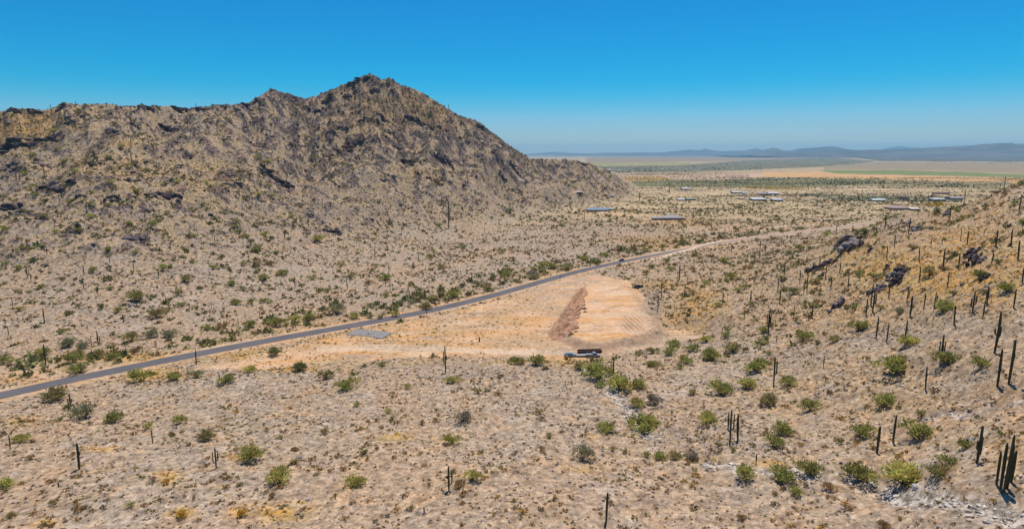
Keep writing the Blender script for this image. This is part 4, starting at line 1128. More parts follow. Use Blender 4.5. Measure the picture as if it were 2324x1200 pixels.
def rocktpl(seed, sub=1):
    import bmesh
    g = np.random.default_rng(seed)
    bm = bmesh.new(); bmesh.ops.create_icosphere(bm, subdivisions=sub, radius=1)
    v = np.array([p.co[:] for p in bm.verts]); f = np.array([[q.index for q in p.verts] for p in bm.faces])
    bm.free()
    st = g.uniform(0.55, 1.25, 3)
    for _ in range(5):                           # chop with planes for angular faces
        n_ = g.normal(size=3); n_ /= np.linalg.norm(n_)
        dd = v @ n_ - g.uniform(0.35, 0.75)
        v = v - np.where(dd > 0, dd, 0)[:, None] * n_
    v = v * st + g.normal(size=v.shape) * 0.05
    v[:, 2] = v[:, 2] * 0.75 + 0.12
    t_ = np.repeat(g.uniform(0.75, 1.25, len(v))[:, None], 3, 1)
    return v, f, t_


LOW = [lowtpl(400 + i, 26, 0.5) for i in range(6)]
VLOW = [lowtpl(420 + i, 11, 0.75) for i in range(6)]
RK = [rocktpl(440 + i, 1) for i in range(8)]
BRUSH = mat_tone('brush_twigs', 0.25)
STONE = mat_tone('stone', 0.0)
BROWN = np.array([(0.33, 0.215, 0.105), (0.37, 0.235, 0.10), (0.27, 0.20, 0.135), (0.36, 0.26, 0.125), (0.25, 0.18, 0.115), (0.27, 0.235, 0.09), (0.46, 0.29, 0.08)])


def keep_off(X, Y, road_m=6.0, lot_m=-1.0):
    """drop points on the road and the cleared lot"""
    r = dist_path(X, Y, road_c, 12.0)
    l_ = poly_sd(X, Y, lot_xy, 12.0)
    return (r > road_m) & (l_ > lot_m)


def clumpy(X, Y, sc_=0.05, lo=-0.5, hi=0.5):
    return rng.random(len(X)) < 0.15 + 0.85 * sstep(lo, hi, fbm(X * sc_, Y * sc_, 3, 501))


X, Y = scatter(30000, 58, 262, 1.25)
ok = keep_off(X, Y) & clumpy(X, Y) & (sample(padc, X, Y) < 0.5)
X, Y = X[ok], Y[ok]
size = rng.gamma(4.0, 0.075, len(X)) + 0.12
Zs = height(X, Y)
gx, gy = project(X, Y, Zs)
show = (gx > 4) & (gx < 2320) & (gy > 700) & (gy < 1196)
rank = np.where(show, size / np.hypot(Y, H - Zs), 0)
top = np.argsort(-rank)[:290]
for q, i in enumerate(top):
    k = BROWN[rng.integers(len(BROWN))] * rng.uniform(0.85, 1.2)
    o = obj('bursage', small_[q % 5])
    put(o, X[i], Y[i], Zs[i], (size[i], size[i], size[i] * rng.uniform(0.7, 1.05)), rng.uniform(0, 6.28)); o.color = (*k, 1)
    o['category'] = 'bursage'; o['group'] = 'low bursage clumps on the bare ground'
    word = 'golden' if k[2] < 0.26 * k[0] else 'olive' if k[1] > 0.88 * k[0] else 'reddish' if k[0] > 1.38 * k[1] else 'greyish'
    want_label(o, f'low {word} bursage clump', gx[i], gy[i])
rest = np.ones(len(X), bool); rest[top] = False
n = rest.sum()
pal = BROWN[rng.integers(len(BROWN), size=n)] * rng.uniform(0.75, 1.25, (n, 1))
tag(merge('brush', LOW, np.stack([X[rest], Y[rest], Zs[rest] - 0.02], 1), size[rest], rng.uniform(0, 6.28, n), pal, rng.integers(6, size=n), BRUSH), 'tiny dry brush dotted over the near ground', kind='stuff')

# mid slopes: mountain apron, right hill and fan
X, Y = scatter(85000, 262, 720, 1.1)
ok = keep_off(X, Y) & clumpy(X, Y, 0.03) & (rng.random(len(X)) < 1.0 - 0.55 * sstep(400, 700, Y)) & (sample(padc, X, Y) < 0.5)
X, Y = X[ok], Y[ok]; n = len(X)
size = rng.gamma(4.0, 0.13, n) + 0.2
pal = BROWN[rng.integers(len(BROWN), size=n)] * rng.uniform(0.6, 1.1, (n, 1))
gre = rng.random(n) < 0.28
pal[gre] = np.array((0.25, 0.225, 0.085)) * rng.uniform(0.7, 1.25, (gre.sum(), 1))
tag(merge('slope_brush', VLOW, np.stack([X, Y, height(X, Y) - 0.02], 1), size, rng.uniform(0, 6.28, n), pal, rng.integers(6, size=n), BRUSH), 'small dark brush dotted over the slopes', kind='stuff')
# larger scrub too far to tell apart
X, Y = scatter(80000, 200, 1150, 1.05)
dens = 0.17 + 0.22 * (Y > 650) + 0.5 * sample(mtnm, X, Y) + 0.3 * sample(hillm, X, Y)
rdist = dist_path(X, Y, road_c, 45.0)
belt = (rdist > 8) & (rdist < 40) & (Y < 640) & (X - np.interp(Y, road_c[:, 1], road_c[:, 0]) < 0)
ok = keep_off(X, Y) & (((rng.random(len(X)) < dens) & clumpy(X, Y, 0.02)) | (belt & (rng.random(len(X)) < 0.38)))
X, Y = X[ok], Y[ok]; n = len(X); belt = belt[ok]
size = rng.gamma(4.0, 0.29, n) * (1 + 0.45 * belt) + 0.4
pal = np.array([(0.26, 0.25, 0.085), (0.31, 0.265, 0.10), (0.19, 0.18, 0.07), (0.34, 0.24, 0.11)])[rng.integers(4, size=n)] * rng.uniform(0.75, 1.25, (n, 1))
tag(merge('slope_scrub', LOW, np.stack([X, Y, height(X, Y) - 0.05], 1), size, rng.uniform(0, 6.28, n), pal, rng.integers(6, size=n), BRUSH, rng.uniform(0.8, 1.3, n)), 'green and olive scrub over the far slopes', kind='stuff')
# valley floor scrub in lines along shallow washes
X, Y = scatter(110000, 640, 2600, 0.95)
lines = fbm(X * 0.0022 + Y * 0.001, Y * 0.017 - X * 0.004, 3, 521)
gx, gy = project(X, Y, np.zeros(len(X)))
patch = sstep(-0.25, 0.5, fbm(X * 0.006, Y * 0.012, 3, 541))
belt = (rng.random(len(X)) < patch * np.maximum(np.exp(-((gy - 414 - 0.004 * (gx - 1800)) / 6.5) ** 2) * sstep(1420, 1560, gx) * (1 - sstep(2080, 2250, gx)), np.exp(-((gy - 448 - 0.01 * (gx - 2000)) / 6) ** 2) * sstep(1690, 1850, gx)))
ok = (sample(Zm, X, Y) < 12) & (sample(Zh, X, Y) < 2) & (rng.random(len(X)) < 0.10 + 0.9 * sstep(-0.02, 0.35, lines) + 0.7 * belt) & (gx > 1080) & keep_off(X, Y) & ~((gy > 386) & (gy < 403) & (gx > 1700))
X, Y = X[ok], Y[ok]; n = len(X); belt = belt[ok]
size = rng.gamma(5.0, 0.21, n) + 0.4 + 0.7 * belt * rng.random(n)
pal = np.array([(0.16, 0.165, 0.06), (0.20, 0.18, 0.075), (0.13, 0.13, 0.06), (0.25, 0.18, 0.09), (0.22, 0.15, 0.075)])[rng.integers(5, size=n)] * rng.uniform(0.8, 1.3, (n, 1))
tag(merge('valley_scrub', VLOW, np.stack([X, Y, height(X, Y) - 0.05], 1), size, rng.uniform(0, 6.28, n), pal, rng.integers(6, size=n), BRUSH, rng.uniform(0.8, 1.3, n)), 'dark scrub in lines over the valley floor', kind='stuff')
# distant trees of the town and the field edges
bands = [((1345, 1565), (377, 390), 900), ((1560, 1730), (366, 386), 800), ((1720, 1960), (358, 377), 900), ((1960, 2324), (356, 372), 350), ((1620, 2010), (402, 420), 500), ((1990, 2200), (412, 427), 120), ((1690, 1870), (438, 452), 60), ((1850, 2000), (443, 457), 80), ((2000, 2170), (445, 460), 100)]
PX, PY = [], []
for (a0, a1), (b0, b1), cnt in bands:
    PX.append(rng.uniform(a0, a1, cnt)); PY.append(rng.uniform(b0, b1, cnt))
PX, PY = np.concatenate(PX), np.concatenate(PY)
X, Y = on_plane(PX, PY)
ok = (sample(Zm, X, Y) < 1) & (sample(Zh, X, Y) < 1.5) & (rng.random(len(X)) < sstep(-0.5, 0.35, fbm(X * 0.004, Y * 0.004, 3, 551)))
X, Y = X[ok], Y[ok]; n = len(X)
size = rng.gamma(5.0, 0.33, n) + 0.7
pal = np.array([(0.10, 0.13, 0.05), (0.14, 0.145, 0.06), (0.09, 0.115, 0.07)])[rng.integers(3, size=n)] * rng.uniform(0.8, 1.3, (n, 1))
tag(merge('distant_woods', LOW, np.stack([X, Y, height(X, Y)], 1), size, rng.uniform(0, 6.28, n), pal, rng.integers(6, size=n), BRUSH, rng.uniform(0.9, 1.5, n)), 'dark green trees massed round the far town', kind='stuff')

PX, PY = np.concatenate([rng.normal(1745, 34, 130), rng.normal(2120, 17, 60), rng.normal(1800, 60, 40)]), np.concatenate([rng.normal(427, 2.0, 130), rng.normal(465.5, 1.7, 60), rng.normal(428, 2.5, 40)])
X, Y = on_plane(PX, PY); n = len(X)
tag(merge('golden_woods', LOW, np.stack([X, Y, height(X, Y)], 1), rng.gamma(5.0, 0.3, n) + 0.7, rng.uniform(0, 6.28, n), np.array([(0.62, 0.42, 0.03), (0.55, 0.36, 0.05)])[rng.integers(2, size=n)] * rng.uniform(0.8, 1.1, (n, 1)), rng.integers(6, size=n), BRUSH, rng.uniform(0.9, 1.3, n)), 'golden flowering trees among the valley houses', kind='stuff')

# dry yellow grass tufts where the ground is grassy
X, Y = scatter(110000, 60, 720, 1.0)
ok = keep_off(X, Y, 5, -40) & (rng.random(len(X)) < 1.0 * sample(grassm, X, Y) ** 1.1 + 0.05) & (sample(padm, X, Y) < 0.2)
X, Y = X[ok], Y[ok]; n = len(X)
gv = sample(grassm, X, Y)
size = (rng.gamma(4.0, 0.07, n) + 0.14 + 0.0006 * Y) * np.where(gv < 0.15, 0.75, 1)
pal = np.array([(0.52, 0.32, 0.07), (0.46, 0.30, 0.10), (0.36, 0.25, 0.08), (0.55, 0.36, 0.06)])[rng.integers(4, size=n)] * rng.uniform(0.75, 1.2, (n, 1))
tag(merge('dry_grass', VLOW, np.stack([X, Y, height(X, Y) - 0.02], 1), size, rng.uniform(0, 6.28, n), pal, rng.integers(6, size=n), BRUSH, rng.uniform(0.5, 0.9, n)), 'dry golden grass tufts on the slopes and verges', kind='stuff')

# stones
X, Y = scatter(150000, 58, 330, 1.15)
st_ = np.maximum(sample(stonym, X, Y) - 0.1, 1.3 * sample(washm, X, Y))
ok = keep_off(X, Y, 6, 0) & (rng.random(len(X)) < 0.10 + 0.8 * st_)
X, Y = X[ok], Y[ok]; n = len(X)
size = rng.gamma(2.6, 0.06, n) + 0.06
ws = sample(washm, X, Y) > 0.3
pal = np.array([(0.34, 0.28, 0.24), (0.24, 0.19, 0.175), (0.44, 0.37, 0.32), (0.15, 0.115, 0.11)])[rng.integers(4, size=n)] * rng.uniform(0.8, 1.2, (n, 1))
pal[ws] = np.array((0.55, 0.49, 0.43)) * rng.uniform(0.75, 1.15, (ws.sum(), 1)); size[ws] *= 1.35
tag(merge('loose_rocks', RK, np.stack([X, Y, height(X, Y)], 1), size, rng.uniform(0, 6.28, n), pal, rng.integers(8, size=n), STONE), 'loose grey and pale rocks over the stony ground', kind='stuff')
X, Y = scatter(130000, 300, 1080, 0.98)
rk_ = sample(rockm, X, Y) * (sample(mtnm, X, Y) > 0.15)
ok = rng.random(len(X)) < 0.15 * (sample(mtnm, X, Y) > 0.2) + 0.5 * rk_
X, Y, rk_ = X[ok], Y[ok], rk_[ok]; n = len(X)
size = rng.gamma(2.5, 0.22, n) * (0.7 + 0.9 * rk_) + 0.2
pal = np.array([(0.085, 0.062, 0.066), (0.13, 0.10, 0.098), (0.21, 0.165, 0.14), (0.17, 0.105, 0.08), (0.30, 0.24, 0.19)])[rng.integers(5, size=n)] * rng.uniform(0.75, 1.2, (n, 1))
tag(merge('mountain_rocks', RK, np.stack([X, Y, height(X, Y)], 1), size, rng.uniform(0, 6.28, n), pal, rng.integers(8, size=n), STONE), 'broken dark rocks strewn over the mountain', kind='stuff')
print('stuff', round(time.time() - T0, 1))

# ================================================================== ROCK OUTCROPS
OUT = '''20,335,44,d;45,329,30,d;75,325,34,d;104,316,38,d;126,309,26,d;18,381,40,p;37,379,24,p;257,301,28,p;161,279,26,p;95,372,30,p;207,371,22,d;385,293,36,d;308,283,20,d;138,246,28,d;30,249,34,d;75,250,28,d;117,419,34,p;139,432,44,d;178,446,30,d;16,471,40,d;257,446,24,d;385,445,46,d;343,442,22,d;312,541,44,p;332,473,24,p;60,484,24,p;305,409,30,d
605,392,36,d;642,415,36,d;754,525,36,d;525,397,28,p;532,418,30,p;428,354,20,d;748,355,26,r;790,334,24,r;768,340,22,r;701,487,20,p;996,357,30,d;927,366,26,d;1018,365,22,d;1161,373,22,d;1139,397,20,d;1176,395,24,d;872,408,20,p;985,409,28,r;836,177,26,d;804,194,24,d;850,204,22,d;741,232,24,d;717,250,28,d;787,215,20,d;752,302,24,d;780,292,20,d
815,320,26,d;895,309,24,d;853,313,20,d;944,271,36,d;990,288,28,d;1018,302,24,d;902,337,24,d;913,281,20,r;825,271,18,d;867,264,18,d;615,206,14,d;584,226,16,d;668,232,18,d;1091,285,18,d;330,243,30,d;410,246,30,d;455,246,24,d;560,240,26,d;1320,371,18,d
1930,552,52,g;1905,556,24,g;1948,544,26,d;1975,566,18,d;1841,611,26,d;1872,600,32,d;1895,592,16,d;2022,628,36,g;2042,612,30,d;2042,640,18,d;1997,653,32,u;2012,606,14,d;2205,583,36,d;2224,580,30,u;2218,566,16,d;2236,628,26,d;1900,690,36,u;2292,556,14,d;1865,622,16,d;2058,655,20,g;2185,642,14,g;1780,634,14,d;2245,671,16,u;2212,592,38,d;2198,574,26,d;2030,638,38,d;2046,622,34,d;1986,658,34,g;1938,560,42,d;1858,606,28,d;2228,590,24,g;1916,545,30,g;2080,520,26,g;2060,508,22,g;2150,484,20,g;1700,690,12,d'''
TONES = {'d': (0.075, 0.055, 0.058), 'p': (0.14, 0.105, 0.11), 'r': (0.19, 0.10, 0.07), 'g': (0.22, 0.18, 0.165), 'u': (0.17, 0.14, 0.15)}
RKW = {'d': 'dark', 'p': 'purplish', 'r': 'rust red', 'g': 'grey', 'u': 'lavender grey'}
RK2 = [rocktpl(470 + i, 2) for i in range(8)]
for i, rec in enumerate(q for line in OUT.split('\n') for q in line.split(';')):
    px, py, wd, tn = rec.split(','); px, py, wd = int(px), int(py), int(wd)
    X0, Y0, Z0 = column_ray(px, py + 2)
    W = metres(wd, X0, Y0, Z0)
    g = np.random.default_rng(1200 + i)
    right_hill = px > 1500
    nb = int(g.integers(7, 13))
    t_ = np.linspace(-0.5, 0.5, nb) + g.normal(size=nb) * 0.05
    dx = t_ * W * 0.85
    slant = (0.5 if right_hill else 0.15)
    dy = t_ * W * slant + g.normal(size=nb) * W * 0.17
    rs = W * g.uniform(0.13, 0.27, nb) * (1.15 - 0.6 * np.abs(t_)) * (1.15 if right_hill else 1.0)
    x = X0 + dx; y = Y0 + dy
    z = height(x, y) + rs * g.uniform(-0.15, 0.2, nb)
    pos = np.stack([x - X0, y - Y0, z - Z0], 1)
    Vs, Ls, Ts, off = [], [], [], 0
    for k in range(nb):
        tv, tf, tt = RK2[g.integers(8)]
        an = g.uniform(-0.5, 0.5) + (0.45 if right_hill else 0.1)
        st = np.array((g.uniform(1.1, 1.9), g.uniform(0.6, 0.95), g.uniform(0.7, 1.15) * (1.35 if right_hill else 1.0)))
        v = tv * st; c_, s_ = math.cos(an), math.sin(an)
        v = np.stack([v[:, 0] * c_ - v[:, 1] * s_, v[:, 0] * s_ + v[:, 1] * c_, v[:, 2]], 1) * rs[k] + pos[k]
        Vs.append(v); Ls.append((tf + off).ravel()); off += len(v)
        Ts.append(tt * np.array(TONES[tn]) * g.uniform(0.75, 1.35))
    me = np_mesh('rock_outcrop', np.vstack(Vs), np.concatenate(Ls), 3, False)
    colattr(me, 'tone', np.vstack(Ts))
    o = obj('rock_outcrop', me, None, STONE); o.location = (X0, Y0, Z0)
    o['category'] = 'rock outcrop'; o['group'] = 'rock outcrops on the slopes'
    want_label(o, f"{'long' if W > 14 else 'broad' if W > 9 else 'small'} {RKW[tn]} rock outcrop", px, py)

# ================================================================== LOT: mound, dirt piles, vehicles, posts
MOUND = mat_flat('red_soil', (0.345, 0.19, 0.108), 0.95, 0.35, 0.5, bump=0.5)
pa = np.array(on_plane(1262, 772, 0.2)); pb_ = np.array(on_plane(1326, 656, 1.2))
ax = pb_ - pa; Lm = np.linalg.norm(ax); ax /= Lm; nx = np.array([-ax[1], ax[0]])      # nx points to the left of the crest
nt, nw = 150, 44
T_, W_ = np.meshgrid(np.linspace(0, 1, nt), np.linspace(-1, 1, nw), indexing='ij')
taper = np.clip(np.minimum(sstep(0, 0.13, T_), 1 - sstep(0.86, 1.0, T_)), 0, 1)
halfw = (6.4 - 4.0 * T_) * (0.4 + 0.6 * taper) * (1 + 0.16 * perlin(T_ * 14, np.sign(W_) * 3.0 + 0.5, 13))
ph = 15.0 * T_ ** 0.85 + W_ * 2.4 + 2.0 * perlin(T_ * 5, W_ * 1.2, 7)
rib = np.abs(np.sin(ph * math.pi * 0.62)) ** 0.8
spur = np.clip(-W_, 0, 1)
halfw = halfw * (1 + 0.3 * spur * rib ** 2 * np.clip(0.6 + perlin(T_ * 9, T_ * 0 + 2.5, 17), 0, 1.6))
prof = np.clip(1 - np.abs(W_ + 0.12) ** 1.5, 0, 1)
hgt = (3.1 - 1.1 * T_) * taper * prof * (0.42 + 0.58 * rib) + fbm(T_ * 22, W_ * 5, 3, 9) * 0.16 * taper * prof
gx_ = pa[0] + ax[0] * Lm * T_ + nx[0] * halfw * W_
gy_ = pa[1] + ax[1] * Lm * T_ + nx[1] * halfw * W_
gz_ = height(gx_.ravel(), gy_.ravel()).reshape(gx_.shape) * 1.0 + hgt - 0.10 * (np.abs(W_) > 0.97)
i, k = np.meshgrid(np.arange(nt - 1), np.arange(nw - 1), indexing='ij')
a = (i * nw + k).ravel()
me = np_mesh('dirt_mound', np.stack([gx_, gy_, gz_], -1).reshape(-1, 3), np.stack([a, a + 1, a + nw + 1, a + nw], 1), 4)
tag(obj('dirt_mound', me, None, MOUND), 'long reddish brown mound of ribbed soil along the pad edge', 'dirt mound')

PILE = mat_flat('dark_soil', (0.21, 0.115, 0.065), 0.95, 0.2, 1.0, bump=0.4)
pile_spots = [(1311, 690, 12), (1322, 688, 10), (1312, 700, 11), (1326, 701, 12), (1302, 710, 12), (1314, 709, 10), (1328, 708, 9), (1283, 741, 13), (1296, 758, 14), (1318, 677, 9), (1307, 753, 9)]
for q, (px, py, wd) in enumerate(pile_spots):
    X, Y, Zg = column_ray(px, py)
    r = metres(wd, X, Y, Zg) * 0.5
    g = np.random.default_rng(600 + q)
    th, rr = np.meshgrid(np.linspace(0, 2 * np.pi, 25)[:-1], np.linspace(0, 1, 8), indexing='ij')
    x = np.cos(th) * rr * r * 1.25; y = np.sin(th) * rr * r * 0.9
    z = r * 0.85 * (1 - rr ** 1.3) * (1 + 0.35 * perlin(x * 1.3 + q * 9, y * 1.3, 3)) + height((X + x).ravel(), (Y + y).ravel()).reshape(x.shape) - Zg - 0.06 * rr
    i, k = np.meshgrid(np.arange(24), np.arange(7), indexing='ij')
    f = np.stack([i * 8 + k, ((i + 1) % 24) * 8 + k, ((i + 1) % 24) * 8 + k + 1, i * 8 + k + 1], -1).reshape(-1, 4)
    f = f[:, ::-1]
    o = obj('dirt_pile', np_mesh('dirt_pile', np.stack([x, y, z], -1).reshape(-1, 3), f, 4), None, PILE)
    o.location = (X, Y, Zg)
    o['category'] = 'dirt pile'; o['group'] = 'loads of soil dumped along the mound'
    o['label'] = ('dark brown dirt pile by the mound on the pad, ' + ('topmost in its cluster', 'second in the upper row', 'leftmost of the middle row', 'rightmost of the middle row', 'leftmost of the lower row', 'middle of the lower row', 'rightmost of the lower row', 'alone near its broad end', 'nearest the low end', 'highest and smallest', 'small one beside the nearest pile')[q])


def box_mesh(parts):
    """joined bevel free boxes: (x0,x1,y0,y1,z0,z1)"""
    vs, fs = [], []
    for x0, x1, y0, y1, z0, z1 in parts:
        b = len(vs)
        vs += [(x, y, z) for z in (z0, z1) for y in (y0, y1) for x in (x0, x1)]
        fs += [tuple(b + q for q in f) for f in ((0, 2, 3, 1), (4, 5, 7, 6), (0, 1, 5, 4), (2, 6, 7, 3), (0, 4, 6, 2), (1, 3, 7, 5))]
    return vs, fs


def loft(sections):
    """hull of cross sections [(x, [(y, z), ...])] closed at both ends"""
    n = len(sections[0][1])
    vs = [(x, y, z) for x, pr in sections for y, z in pr]
    fs = []
    for s_ in range(len(sections) - 1):
        for k in range(n):
            fs.append((s_ * n + k, s_ * n + (k + 1) % n, (s_ + 1) * n + (k + 1) % n, (s_ + 1) * n + k))
    fs.append(tuple(range(n))[::-1]); fs.append(tuple((len(sections) - 1) * n + k for k in range(n)))
    return vs, fs


def wheel_mesh(r, w_):
    vs, fs = [], []
    n = 18
    prof = [(0.0, -w_ * 0.42), (r * 0.55, -w_ * 0.42), (r * 0.62, -w_ * 0.5), (r * 0.94, -w_ * 0.5), (r, -w_ * 0.36), (r, w_ * 0.36), (r * 0.94, w_ * 0.5), (r * 0.62, w_ * 0.5), (r * 0.55, w_ * 0.42), (0.0, w_ * 0.42)]
    for k in range(n):
        an = 2 * math.pi * k / n
        vs += [(math.cos(an) * q, y, math.sin(an) * q) for q, y in prof]
    m = len(prof)
    for k in range(n):
        for j in range(m - 1):
            fs.append((k * m + j, ((k + 1) % n) * m + j, ((k + 1) % n) * m + j + 1, k * m + j + 1))
    return vs, fs


TYRE = mat_flat('tyre_rubber', (0.02, 0.02, 0.02), 0.8, 0.2)
RIM = mat_flat('wheel_rim', (0.45, 0.45, 0.46), 0.35, 0.1, metal=0.6)
GLASS = mat_flat('dark_glass', (0.015, 0.02, 0.025), 0.08, 0.1, spec=0.6)
LAMP = mat_flat('headlight_glass', (0.75, 0.75, 0.72), 0.2, 0.05)
TAIL = mat_flat('tail_light_red', (0.4, 0.02, 0.02), 0.3, 0.05)
WHEEL = py_mesh('tyre', *wheel_mesh(0.36, 0.24)); WHEEL.materials.append(TYRE)
RIMM = py_mesh('rim', *wheel_mesh(0.2, 0.255)); RIMM.materials.append(RIM)


def sec(wd, z0, z1, sh=0.12):
    """rounded box cross section, half width wd"""
    return [(-wd, z0 + sh), (-wd + sh * 0.5, z0), (wd - sh * 0.5, z0), (wd, z0 + sh), (wd, z1 - sh), (wd - sh, z1), (-wd + sh, z1), (-wd, z1 - sh)]


def vehicle(kind, paint, X, Y, Zg, rz, label, cat):
    root = obj(kind, None); root.location = (X, Y, Zg); root.rotation_euler = (0, 0, rz)
    tag(root, label, cat)
    pk = kind == 'pickup_truck'
    L = 2.75 if pk else 2.25
    body = [(-L, sec(0.82, 0.5, 0.86)), (-L + 0.12, sec(0.9, 0.38, 1.0)), (-L * 0.5, sec(0.93, 0.33, 1.04)), (L * 0.3, sec(0.93, 0.33, 1.04)), (L * 0.42, sec(0.93, 0.33, 1.02)), (L - 0.18, sec(0.88, 0.36, 0.92)), (L, sec(0.8, 0.46, 0.78))]
    bo = obj('body', py_mesh('body', *loft(body)), root, paint)
    if pk:
        cab = [(-0.35, sec(0.82, 1.02, 1.1, 0.03)), (-0.15, sec(0.76, 1.02, 1.72)), (0.75, sec(0.76, 1.02, 1.74)), (1.45, sec(0.82, 1.02, 1.1, 0.03))]
        wz = [(-0.30, 1.40, 0.835)]
        bed = box_mesh([(-2.62, -0.42, -0.93, -0.80, 1.0, 1.22), (-2.62, -0.42, 0.80, 0.93, 1.0, 1.22), (-2.72, -2.62, -0.93, 0.93, 0.75, 1.22)])
        obj('truck_bed', py_mesh('truck_bed', *bed), root, paint)
        gl = loft([(-0.28, sec(0.80, 1.16, 1.26, 0.02)), (-0.13, sec(0.785, 1.16, 1.60, 0.03)), (0.78, sec(0.785, 1.16, 1.60, 0.03)), (1.30, sec(0.80, 1.16, 1.26, 0.02))])
    else:
        cab = [(-L + 0.25, sec(0.80, 1.0, 1.08, 0.03)), (-L + 0.75, sec(0.70, 1.0, 1.48)), (0.15, sec(0.70, 1.0, 1.50)), (1.05, sec(0.80, 1.0, 1.06, 0.03))]
        gl = loft([(-L + 0.36, sec(0.775, 1.1, 1.17, 0.02)), (-L + 0.74, sec(0.735, 1.1, 1.40, 0.03)), (0.18, sec(0.735, 1.1, 1.40, 0.03)), (0.95, sec(0.775, 1.1, 1.16, 0.02))])
    obj('cabin', py_mesh('cabin', *loft(cab)), root, paint)
    obj('window', py_mesh('window', *gl), root, GLASS)
    for sx in (-L * 0.62, L * 0.62):
        for sy in (-0.84, 0.84):
            wh = obj('wheel', WHEEL, root); wh.location = (sx, sy, 0.36)
            obj('rim', RIMM, wh)
    for sy in (-0.62, 0.62):
        h_ = obj('headlight', py_mesh('headlight', *box_mesh([(-0.06, 0.05, -0.17, 0.17, -0.07, 0.07)])), root, LAMP); h_.location = (L - 0.06, sy, 0.70)
        t_ = obj('tail_light', py_mesh('tail_light', *box_mesh([(-0.05, 0.06, -0.12, 0.12, -0.12, 0.12)])), root, TAIL); t_.location = (-L + 0.06, sy * 1.2, 0.78)
    return root


def paint(name, c, rough=0.35):
    return mat_flat(name, c, rough, 0.06, 0.8, spec=0.5)


rd_dir = road_c[np.argmin(np.abs(road_c[:, 0] - on_plane(1404, 590)[0])) + 2] - road_c[np.argmin(np.abs(road_c[:, 0] - on_plane(1404, 590)[0]))]
X, Y = on_plane(1404, 592)
j = int(np.argmin(np.hypot(road_c[:, 0] - X, road_c[:, 1] - Y)))
rd_dir = road_c[j + 1] - road_c[j]; rd_dir /= np.linalg.norm(rd_dir)
c_ = road_c[j] + np.array([-rd_dir[1], rd_dir[0]]) * 1.9
vehicle('car', paint('black_paint', (0.015, 0.016, 0.03)), c_[0], c_[1], float(height(*[np.array([q]) for q in c_])[0]) + 0.12, math.atan2(-rd_dir[1], -rd_dir[0]), 'dark car driving along the upper stretch of the road', 'car')
X, Y, Zg = column_ray(1449, 653)
vehicle('pickup_truck', paint('navy_paint', (0.02, 0.022, 0.045)), X, Y, Zg, math.radians(200), 'dark pickup truck parked on bare soil at the back corner of the pad', 'pickup truck')
X, Y, Zg = column_ray(1294, 809)
vehicle('car', paint('blue_paint', (0.13, 0.22, 0.32)), X, Y, Zg, math.radians(6), 'light blue car parked on orange soil left of the white truck', 'car')
X, Y, Zg = column_ray(1346, 809)
vehicle('pickup_truck', paint('white_paint', (0.33, 0.33, 0.34)), X, Y, Zg, math.radians(3), 'white pickup truck hitched to a flat trailer under the rusty container', 'pickup truck')
# flat trailer behind the white truck
tr = obj('flat_trailer', None); X, Y, Zg = column_ray(1321, 808.5)
tr.location = (X, Y, Zg); tr.rotation_euler = (0, 0, math.radians(4))
tag(tr, 'low white flat trailer behind the white pickup truck', 'trailer')
WHT = paint('trailer_white', (0.38, 0.37, 0.36), 0.5)
obj('deck', py_mesh('deck', *box_mesh([(-2.3, 2.0, -1.0, 1.0, 0.52, 0.64), (-2.3, 2.0, -1.02, -0.92, 0.642, 0.8), (-2.3, 2.0, 0.92, 1.02, 0.642, 0.8), (1.95, 2.05, -1.02, 1.02, 0.645, 0.95)])), tr, WHT)
obj('tow_bar', py_mesh('tow_bar', *box_mesh([(2.05, 3.2, -0.06, 0.06, 0.46, 0.55)])), tr, TYRE)
for sx in (-0.5, 0.4):
    for sy in (-1.05, 1.05):
        wh = obj('wheel', WHEEL, tr); wh.location = (sx, sy, 0.30); wh.scale = (0.82, 0.8, 0.82); obj('rim', RIMM, wh)
# long open container
ct = obj('roll_off_container', None); X, Y, Zg = column_ray(1338, 801)
ct.location = (X, Y, Zg); ct.rotation_euler = (0, 0, math.radians(7))
tag(ct, 'long rust brown open container on the lot behind the white truck', 'container')
RUST = mat_flat('rust_brown', (0.055, 0.026, 0.02), 0.85, 0.35, 1.2)
RUSTL = mat_flat('rusty_rail', (0.36, 0.23, 0.17), 0.85, 0.2, 1.2)
HL, HW, HH = 4.6, 1.1, 1.25
shell = [(-HL, HL, -HW, -HW + 0.08, 0.15, HH), (-HL, HL, HW - 0.08, HW, 0.15, HH), (-HL, -HL + 0.08, -HW + 0.081, HW - 0.081, 0.152, HH - 0.003), (HL - 0.08, HL, -HW + 0.081, HW - 0.081, 0.152, HH - 0.003), (-HL + 0.081, HL - 0.081, -HW + 0.081, HW - 0.081, 0.153, 0.23)]
shell += [(x - 0.06, x + 0.06, -HW - 0.07, -HW - 0.002, 0.2, HH - 0.1) for x in np.linspace(-HL + 0.4, HL - 0.4, 9)]
obj('shell', py_mesh('shell', *box_mesh(shell)), ct, RUST)
obj('top_rail', py_mesh('top_rail', *box_mesh([(-HL - 0.04, HL + 0.04, -HW - 0.05, -HW + 0.1, HH + 0.002, HH + 0.1), (-HL - 0.04, HL + 0.04, HW - 0.1, HW + 0.05, HH + 0.002, HH + 0.1)])), ct, RUSTL)
obj('skid', py_mesh('skid', *box_mesh([(-HL, HL, -0.6, -0.45, 0, 0.148), (-HL, HL, 0.45, 0.6, 0, 0.148)])), ct, TYRE)

